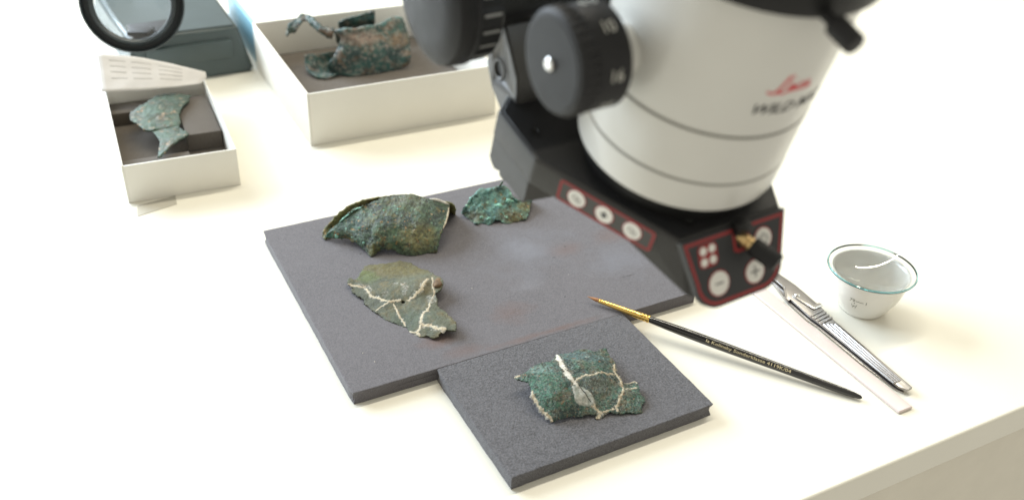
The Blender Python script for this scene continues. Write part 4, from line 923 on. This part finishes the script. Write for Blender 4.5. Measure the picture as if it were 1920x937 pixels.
sh = Sheet([(x, y, z+11) for x, y, z in LEAFA_OUT], [(x, y, z+11) for x, y, z in LEAFA_CTL], 31, 1.6, 0.8, 0.8); sh.build('metal_sheet', M['pat_leaf'], fr, 2.0)
fr = empty('bronze_fragment', (LEAFB_ORG[0]*0.975, LEAFB_ORG[1]*0.975, LEAFB_ORG[2])); tag(fr, 'narrow tapering pale green bronze fragment nearest the front wall of left card box', 'bronze fragment', 'bronze fragments laid out for study')
sh = Sheet([(x, y, z+10) for x, y, z in LEAFB_OUT], [(x, y, z+10) for x, y, z in LEAFB_CTL], 32, 1.6, 0.8, 0.8); sh.build('metal_sheet', M['pat_leaf'], fr, 2.0)

# ------------------------------------------------------------------ things at the far left
lab_ = from_bm('paper_label', prism_bm([(0, 0), (26, 20), (32, 6), (6, -17)], 0.1, 0.4), M['label'], None, loc=(-322, 692, 0))
tag(lab_, 'small grey paper label on the table before the left card box', 'label')
sl = empty('instrument_base', (-298, 995, 0), 0.498); tag(sl, 'dark slate grey instrument base behind the left card box', 'instrument base')
bm = bmesh.new()
for p in ((-132, -1, 0.1), (0, 0, 0.1), (0, 175, 0.1), (-132, 175, 0.1), (-124, 4, 54), (-13, 5, 54), (-13, 160, 54), (-124, 160, 54)): bm.verts.new(p)
bmesh.ops.convex_hull(bm, input=bm.verts)
bmesh.ops.dissolve_limit(bm, angle_limit=0.02, verts=bm.verts, edges=bm.edges)
bmesh.ops.bevel(bm, geom=list(bm.edges), offset=3.5, segments=3, affect='EDGES')
from_bm('housing', bm, M['slab'], sl, angle=R(40))
from_bm('front_step', box_bm(-112, -22, -1.2, 6, 20, 40, 1.0), M['slab'], sl, angle=R(40))
from_bm('lens_foot', box_bm(-122, -86, -10, 26, 54.2, 66, 2.0), M['black_matte'], sl, angle=R(40))
cy_ = from_bm('plastic_sheet', box_bm(0, 5, 0, 150, 0.1, 46, 1.2), M['cyan'], None, angle=R(40), loc=(-294, 1004, 0)); cy_.rotation_euler = (0, 0, 0.498)
tag(cy_, 'upright light blue plastic sheet at the side of the slate instrument base', 'plastic sheet')
mg = empty('magnifier', (-392, 925, 66)); tag(mg, 'round magnifier lens in a dark grey ring above the instrument base', 'magnifier')
Cm = Vector((-388, 912, 102)); nrm_ = (Vector((0, 0, 420))-Cm).normalized()
mm = Matrix.Translation(-Vector((-392, 925, 66))) @ axis_matrix(Cm, nrm_)
lathe('ring_frame', [(35.5, -5), (36, 5), (38, 7), (40, 6), (40.5, 3), (40.5, -5), (46.5, -5.5), (46.8, 3.5), (47.8, 4.6), (49, 3.5), (49, -8), (36, -8)], M['slab_dark'], mg, mm, 72, caps=False)
lathe('lens', [(0.02, -3.2), (18, -2.6), (35.4, -1.0), (35.4, 1.0), (18, 2.6), (0.02, 3.2)], M['glass'], mg, mm, 72, angle=R(50))
from_bm('bracket', box_bm(-10, 10, -6, 14, -0.8, 4, 1.0), M['black_matte'], mg, angle=R(40))

# ------------------------------------------------------------------ stereo microscope (own frame: x right, y back, z up the optical axis)
ms = bpy.data.objects.new('stereo_microscope', None); col.objects.link(ms); ms.empty_display_size = 0.02
zc = Vector((0.1419, -0.2671, 1.0)).normalized(); xc = Vector((0.8433, 0.5369, 0.0238)); xc = (xc-zc*xc.dot(zc)).normalized(); yc = zc.cross(xc)
K_ = 1.18                                               # real size of the instrument against the drawing units
ms.matrix_world = Matrix(((xc.x*K_, yc.x*K_, zc.x*K_, 0.0735), (xc.y*K_, yc.y*K_, zc.y*K_, 0.3946), (xc.z*K_, yc.z*K_, zc.z*K_, 0.2307), (0, 0, 0, 1)))
tag(ms, 'light grey stereo microscope with black knobs and a black illuminator hanging over the boards', 'microscope')
D = -9.3
lathe('body', [(36.5, 0.3), (38.6, 0.0), (39.7, 0.6), (40.0, 1.8), (39.8, 12.7), (39.35, 13.0), (39.35, 13.9), (39.7, 14.2), (39.4, 34.7), (39.0, 35.0), (39.0, 35.9), (39.35, 36.2), (39.6, 60), (40.0, 86), (38, 86.5), (0.02, 86.6)], M['body'], ms, None, 128, angle=R(40))
for z in (13.45, 35.45):
    lathe('seam_line', [(39.30, z-0.44), (39.5, z-0.42), (39.5, z+0.42), (39.30, z+0.44)], M['groove'], ms, None, 128, caps=False)
lathe('objective_collar', [(35.5, D-0.2), (36.2, -0.2), (36.2, 0.25), (0.02, 0.26)], M['black'], ms, None, 96)
lathe('tube_head', [(36, 85.6), (42.6, 85.9), (43.8, 86.6), (44.2, 88.0), (44.2, 100), (45.5, 102), (45.5, 126), (43, 129), (0.02, 129.2)], M['black'], ms, None, 96)
cs = lathe('clamp_screw', [(1.9, -2), (1.9, 3.6), (2.9, 3.7), (3.5, 4.4), (3.5, 13.0), (3.0, 13.8), (0.02, 13.9)], M['black_matte'], ms, axis_matrix((-9.5, -43.0, 88.0), (0.02, -1.0, -0.10)), 32)

def on_body(name, V2, F2, ang0, zc_, mat, Rr=39.62):
    V = []
    for (x, y) in V2:
        a = ang0+x/Rr; V.append((Rr*math.cos(a), Rr*math.sin(a), zc_+y))
    return mk(name, V, F2, mat, ms)
# red script word, drawn as pen strokes
pen = [[(-1.0, 0.9), (0.6, 0.2), (2.0, 0.5), (3.4, 2.6), (4.9, 6.2), (5.9, 7.9), (6.7, 7.6), (6.3, 6.4), (5.0, 4.9), (3.9, 2.8), (3.0, 1.0), (2.0, 0.2), (3.4, 0.3), (5.0, 0.1), (6.4, 0.9)],
       [(6.4, 1.6), (7.6, 2.0), (8.0, 2.9), (7.3, 3.3), (6.6, 2.3), (6.6, 1.1), (7.4, 0.6), (8.4, 1.1), (9.3, 2.9)],
       [(9.3, 2.9), (8.9, 1.2), (9.5, 0.7), (10.3, 1.5)], [(9.7, 4.2), (9.9, 4.6)],
       [(12.2, 2.7), (11.6, 3.2), (10.8, 2.5), (10.7, 1.2), (11.5, 0.7), (12.4, 1.2)],
       [(14.4, 2.8), (13.7, 3.2), (12.9, 2.3), (12.8, 1.2), (13.6, 0.8), (14.4, 2.0), (14.7, 3.1), (14.5, 1.3), (15.1, 0.8), (15.9, 1.4)]]
for st_ in pen:
    V, Fc = stroke_geo([tuple(p) for p in spline(st_, 4)], 1.0)
    on_body('lettering', [(v[0]*1.05, v[1]*1.0) for v in V], Fc, R(-106.5), 54.6, M['logo_red'])
TV, TF = text_geo('WILD M3Z', 5.9, shear=0.32, offset=0.09, cuts=1)
on_body('lettering', [(v[0]*1.12, v[1]) for v in TV], TF, R(-112.7), 46.2, M['logo_black'])

# zoom knob on the left
kx0 = -68.0; ky0, kz0 = 3.0, 49.2
KM = axis_matrix((kx0, ky0, kz0), (1, 0, 0), (0, 0, 1))
zk = lathe('zoom_knob', [(0.02, 0.2), (15.4, 0.0), (16.6, 0.3), (17.3, 1.2), (17.6, 1.8), (17.6, 6.8), (17.1, 7.2), (17.3, 7.8), (17.5, 8.2), (17.8, 18.6), (17.0, 19.4), (12, 19.5)], M['black_matte'], ms, KM, 144, rfun=lambda i, k, r: r*(1.0+(0.020 if (k % 4) in (0, 1) else -0.016)) if i in (4, 5) else r)
lathe('cap', [(15.2, 0.1), (15.1, -0.25), (0.02, -0.35)], M['cap'], zk, KM, 64)
lathe('screw', [(2.2, -0.2), (2.2, -1.3), (1.7, -1.8), (0.02, -1.9)], M['silver'], zk, KM, 24)
lathe('knob_hub', [(9, 19.4), (9, 38), (0.02, 38.1)], M['body'], ms, KM, 48)
def on_knob(txt, theta, par):
    TV, TF = text_geo(txt, 6.0, cuts=1); V = []
    for (x, y) in TV:
        z = 10.0+x*0.95; ph = theta+(y-2.0)/17.75
        rr = 17.86
        # theta measured so that the word reads along the knob axis
        V.append((kx0+z, ky0-rr*math.cos(ph), kz0+rr*math.sin(ph)))
    mk('numeral', V, TF, M['numeral'], par)
for txt, th in (('10', R(68)), ('16', R(16)), ('25', R(-26)), ('6.5', R(112))): on_knob(txt, th, zk)

# focus drive behind the body
FM = axis_matrix((-75.0, 76.5, 26.5), (1, 0, 0), (0, 0, 1))
fk = lathe('focus_knob', [(0.02, -1.2), (16, -0.8), (22, 0.2), (25.4, 2.0), (26.5, 4.2), (26.6, 8.0), (25.6, 9.0), (25.9, 10.0), (25.9, 19.0), (25.2, 20.0), (12, 20.1)], M['cap'], ms, FM, 160, rfun=lambda i, k, r: r*(1.0-(0.03 if (k % 10) in (0, 1) else 0)) if i in (7, 8) else r)
lathe('grip_ring', [(26.2, 8.4), (26.75, 9.2), (26.75, 9.9), (26.1, 10.2)], M['black_matte'], fk, FM, 96, caps=False)
for k in range(24):
    a = 2*math.pi*k/24
    V = []
    for zz in (11.2, 18.4):
        for da in (-0.022, 0.022):
            V.append((-75+zz, 76.5-26.15*math.cos(a+da), 26.5+26.15*math.sin(a+da)))
    mk('grip_rib', V, [(0, 1, 3, 2)], M['icon'], fk)
lathe('focus_barrel', [(16.0, 20.0), (16.0, 75), (0.02, 75.1)], M['black'], ms, FM, 64)
from_bm('focus_carrier', box_bm(-8, 26, 44, 108, 12, 70, 3.0), M['black'], ms, angle=R(40))
from_bm('support_arm', box_bm(-14, 16, 86, 112, 40, 210, 3.0), M['black'], ms, angle=R(40))
# clamp bracket with threaded hole, profile in the y-z plane
bp = [(52.5, -22), (66, -15), (72.5, -7), (73, 6), (70.5, 17), (65, 17), (49, 1.5), (46.0, -8)]
bm = bmesh.new()
va = [bm.verts.new((-45, p[0], p[1])) for p in bp]; vb = [bm.verts.new((-30, p[0], p[1])) for p in bp]
bm.faces.new(va); bm.faces.new(vb[::-1])
for i in range(len(bp)): bm.faces.new((va[i], va[(i+1) % len(bp)], vb[(i+1) % len(bp)], vb[i]))
bmesh.ops.recalc_face_normals(bm, faces=bm.faces)
bmesh.ops.bevel(bm, geom=list(bm.edges), offset=0.9, segments=2, affect='EDGES')
bk = from_bm('bracket', bm, M['arm'], ms, angle=R(35))
HM = axis_matrix((-45.02, 62.5, -3.2), (1, 0, 0), (0, 0, 1))
cut = lathe('cutter', [(3.6, -3.0), (3.6, 9.0)], None, ms, HM, 32)
md = bk.modifiers.new('hole', 'BOOLEAN'); md.operation = 'DIFFERENCE'; md.solver = 'EXACT'; md.object = cut
bpy.context.view_layer.update()
new_me = bpy.data.meshes.new_from_object(bk.evaluated_get(bpy.context.evaluated_depsgraph_get()))
bk.modifiers.clear(); bk.data = new_me
bpy.data.objects.remove(cut)
lathe('threaded_hole', [(3.55, 0.6), (3.1, 0.9), (3.55, 1.4), (3.1, 1.9), (3.55, 2.4), (3.1, 2.9), (3.55, 3.4), (3.1, 3.9), (3.1, 8.6), (0.02, 8.7)], M['black'], bk, HM, 32, angle=R(5))
lathe('hole_rim', [(4.4, -0.05), (4.35, -0.42), (3.6, -0.45), (3.4, -0.2)], M['arm'], bk, HM, 32, caps=False)

# illuminator housing
poly = [(-24.9, -40), (24.9, -40), (53.6, 16.4), (53.6, 46), (40, 58), (-40, 58), (-53.6, 46), (-53.6, 16.4)]
bm = prism_bm(poly, -22.6, D, 1.3, 3)
hs = from_bm('illuminator_housing', bm, M['house'], ms, angle=R(35))
from_bm('cover_plate', prism_bm([(p[0]*0.972, p[1]*0.972+0.2) for p in poly], D-0.2, D+0.35, 0.2, 1), M['black_matte'], hs, angle=R(35))
bm = bmesh.new()
for sx in (-1, 1):
    for p in ((24.3, -39.6, -10.6), (33.0, -24, -10.8), (32.6, -24, -22.7), (21.0, -49.0, -30.6), (15.0, -55.5, -30.2), (24.0, -41.5, -12.8)): bm.verts.new((sx*p[0], p[1], p[2]))
bmesh.ops.convex_hull(bm, input=bm.verts)
from_bm('front_wedge', bm, M['house'], hs)
for sx in (-1, 1):
    foot = [(17.5, -22.0), (17.5, -34.0), (20, -35), (31.5, -35), (32.5, -36.4), (36.5, -36.4), (37.3, -34.6), (41, -36.6), (44, -35.2), (45.6, -33.5), (45.6, -22.0)]
    bm = bmesh.new()
    va = [bm.verts.new((sx*53.45, p[0], p[1])) for p in foot]; vb = [bm.verts.new((sx*36, p[0]-(2 if p[0] < 20 else 0), p[1])) for p in foot]
    bm.faces.new(va); bm.faces.new(vb[::-1])
    for i in range(len(foot)): bm.faces.new((va[i], va[(i+1) % len(foot)], vb[(i+1) % len(foot)], vb[i]))
    from_bm('lamp_foot', bm, M['house'], hs)
for (x, y) in ((-16, -33.5), (29.5, -22.5), (-46, 30)):
    lathe('screw', [(2.3, D+0.3), (2.3, D+0.75), (1.5, D+0.8), (1.2, D+0.4), (0.02, D+0.4)], M['black'], hs, Matrix.Translation((x, y, 0)), 24)

def plane_map(o, ex_, ey_, lift):
    o, ex_, ey_ = Vector(o), Vector(ex_).normalized(), Vector(ey_).normalized(); n_ = ex_.cross(ey_)
    return lambda x, y, h=0.0: tuple(o+ex_*x+ey_*y+n_*(lift+h))
def flat_obj(name, V2, F2, mp_, mat, par, h=0.0):
    return mk(name, [mp_(v[0], v[1], h) for v in V2], F2, mat, par)
def disc(name, cx_, cy_, r, mp_, mat, par, h0, h1, seg=32):
    V = [mp_(cx_+r*math.cos(2*math.pi*k/seg), cy_+r*math.sin(2*math.pi*k/seg), h0) for k in range(seg)]
    V += [mp_(cx_+(r-0.12)*math.cos(2*math.pi*k/seg), cy_+(r-0.12)*math.sin(2*math.pi*k/seg), h1) for k in range(seg)]
    Fc = [(k, (k+1) % seg, seg+(k+1) % seg, seg+k) for k in range(seg)]+[tuple(range(seg, 2*seg))]
    return mk(name, V, Fc, mat, par)
def slab_obj(name, P2, mp_, mat, par, h0, h1):
    n = len(P2); V = [mp_(p[0], p[1], h0) for p in P2]+[mp_(p[0], p[1], h1) for p in P2]
    Fc = [tuple(range(n))[::-1], tuple(range(n, 2*n))]+[(i, (i+1) % n, n+(i+1) % n, n+i) for i in range(n)]
    return mk(name, V, Fc, mat, par)
def rrect(x0, x1, y0, y1, r, seg=5):
    P = []
    for (cx_, cy_, a0) in ((x1-r, y1-r, 0), (x0+r, y1-r, 90), (x0+r, y0+r, 180), (x1-r, y0+r, 270)):
        for k in range(seg+1):
            a = R(a0+90*k/seg); P.append((cx_+r*math.cos(a), cy_+r*math.sin(a)))
    return P
# front panel, tilted 38 degrees forward at its foot
tl = R(38); dn = Vector((0, -math.sin(tl), -math.cos(tl)))
fm = plane_map((0, -40.3, D-0.2), (1, 0, 0), tuple(-dn), 0.0)
def rounded_u(xt, xb, d0, d1, r):
    P = [(xt, -d0)]
    P.append((-xt, -d0))
    for sgn in (-1, 1):
        arc = []
        for k in range(9):
            a = R(90*k/8)
            arc.append((sgn*(xb-r+r*math.cos(a)), -(d1-r+r*math.sin(a))))
        P += arc if sgn < 0 else arc[::-1]
    return P
fp = slab_obj('front_panel', rounded_u(25.6, 21.6, -0.2, 28.6, 10.5), fm, M['panel'], ms, -1.6, 1.2)
ins = rounded_u(23.9, 20.2, 1.5, 26.9, 9.5)
left_part = [(-0.6, -1.5)]+ins[1:]
path = [(0.8, -9.6), (-0.9, -9.0), (-1.0, -1.5)]+ins[1:]+[(23.9, -1.5), (6.2, -1.5), ]
V, Fc = stroke_geo(path, 1.35); flat_obj('red_border', V, Fc, fm, M['red'], fp, 1.26)
V, Fc = stroke_geo([(-0.9, -9.2), (0.4, -9.9), (5.0, -9.9), (6.2, -9.0), (6.2, -1.5)], 1.2); flat_obj('red_border', V, Fc, fm, M['red'], fp, 1.24)
def ring2(cx_, cy_, r, wd_): return stroke_geo([(cx_+r*math.cos(2*math.pi*k/28), cy_+r*math.sin(2*math.pi*k/28)) for k in range(28)], wd_, True)
for (cx_, cy_, r) in ((-10.4, -19.4, 4.7), (7.4, -20.0, 4.5), (13.2, -8.3, 4.1)):
    disc('button_rim', cx_, cy_, r+0.55, fm, M['red'], fp, 1.2, 1.30); disc('button', cx_, cy_, r, fm, M['button'], fp, 1.2, 1.5)
V, Fc = stroke_geo([(-12.4, -19.4), (-8.4, -19.4)], 0.8); flat_obj('icon', V, Fc, fm, M['icon'], fp, 1.56)
for seg_ in ([(5.2, -20), (9.6, -20)], [(7.4, -17.8), (7.4, -22.2)]):
    V, Fc = stroke_geo(seg_, 0.8); flat_obj('icon', V, Fc, fm, M['icon'], fp, 1.56)
V, Fc = stroke_geo([(13.2+2.0*math.sin(a), -8.5+2.0*math.cos(a)) for a in [0.6+k*(5.08/20) for k in range(21)]], 0.65); flat_obj('icon', V, Fc, fm, M['icon'], fp, 1.56)
V, Fc = stroke_geo([(13.2, -8.4), (13.2, -5.9)], 0.65); flat_obj('icon', V, Fc, fm, M['icon'], fp, 1.56)
slab_obj('lamp_pad', rrect(-18.6, -9.4, -12.0, -2.9, 2.2), fm, M['red'], fp, 1.15, 1.3)
for (x, y) in ((-16.1, -5.4), (-11.9, -5.2), (-16.1, -9.7), (-11.9, -9.5)): disc('lamp_dot', x, y, 1.65, fm, M['button'], fp, 1.25, 1.5, 24)
# side panels with three buttons
for sx in (-1, 1):
    a = Vector((sx*24.9, -40, 0)); b = Vector((sx*53.6, 16.4, 0)); dr = (a-b).normalized() if sx < 0 else (b-a).normalized()
    org = (b if sx < 0 else a)
    smap = plane_map((org.x, org.y, D-1.3), tuple(dr), (0, 0, 1), 0.0)
    off = 12.0 if sx < 0 else 5
    sp_ = slab_obj('side_panel', rrect(off+0.0, off+42.5, -10.9, -0.1, 1.0), smap, M['panel_side'], ms, -0.5, 0.35)
    V, Fc = stroke_geo(rrect(off+0.9, off+41.6, -10.1, -0.9, 1.0), 1.15, True); flat_obj('red_border', V, Fc, smap, M['red'], sp_, 0.42)
    for k in range(3):
        cx_ = off+8.6+k*12.3
        disc('button_rim', cx_, -5.5, 4.25, smap, M['red'], sp_, 0.35, 0.44); disc('button', cx_, -5.5, 3.8, smap, M['button'], sp_, 0.35, 0.6)
        if k == 1:
            for seg_ in ([(cx_-1.4, -5.5), (cx_+1.4, -5.5)], [(cx_, -4.1), (cx_, -6.9)]):
                V, Fc = stroke_geo(seg_, 1.1); flat_obj('icon', V, Fc, smap, M['icon_dark'], sp_, 0.66 if seg_[0][1] == -5.5 else 0.68)
        else:
            V, Fc = ring2(cx_-0.7, -5.2, 1.1, 0.4); flat_obj('icon', V, Fc, smap, M['icon'], sp_, 0.66)
            V, Fc = ring2(cx_+0.9, -6.0, 0.9, 0.4); flat_obj('icon', V, Fc, smap, M['icon'], sp_, 0.68)
# thumb screw standing out of the front panel notch
TM = axis_matrix(fm(2.6, -5.0, 0.6), (0.35, -1.0, -0.02))
ts = lathe('thumb_screw', [(2.3, 5.4), (3.3, 5.6), (3.6, 6.2), (3.6, 16.5), (3.2, 17.2), (0.02, 17.3)], M['black_matte'], ms, TM, 72, rfun=lambda i, k, r: r*(1.03 if k % 4 < 2 else 0.97) if i in (2, 3) else r)
lathe('brass_shaft', [(2.3, -1), (2.3, 2.0), (2.6, 2.1), (2.6, 3.4), (2.1, 3.6), (2.1, 4.0), (2.6, 4.2), (2.6, 5.5), (0.02, 5.6)], M['brass'], ts, TM, 32)
from_bm('notch_clip', box_bm(-1.5, 6.0, -45.0, -40.0, D-1.5, D+2.4, 0.8), M['black'], ms, angle=R(40))
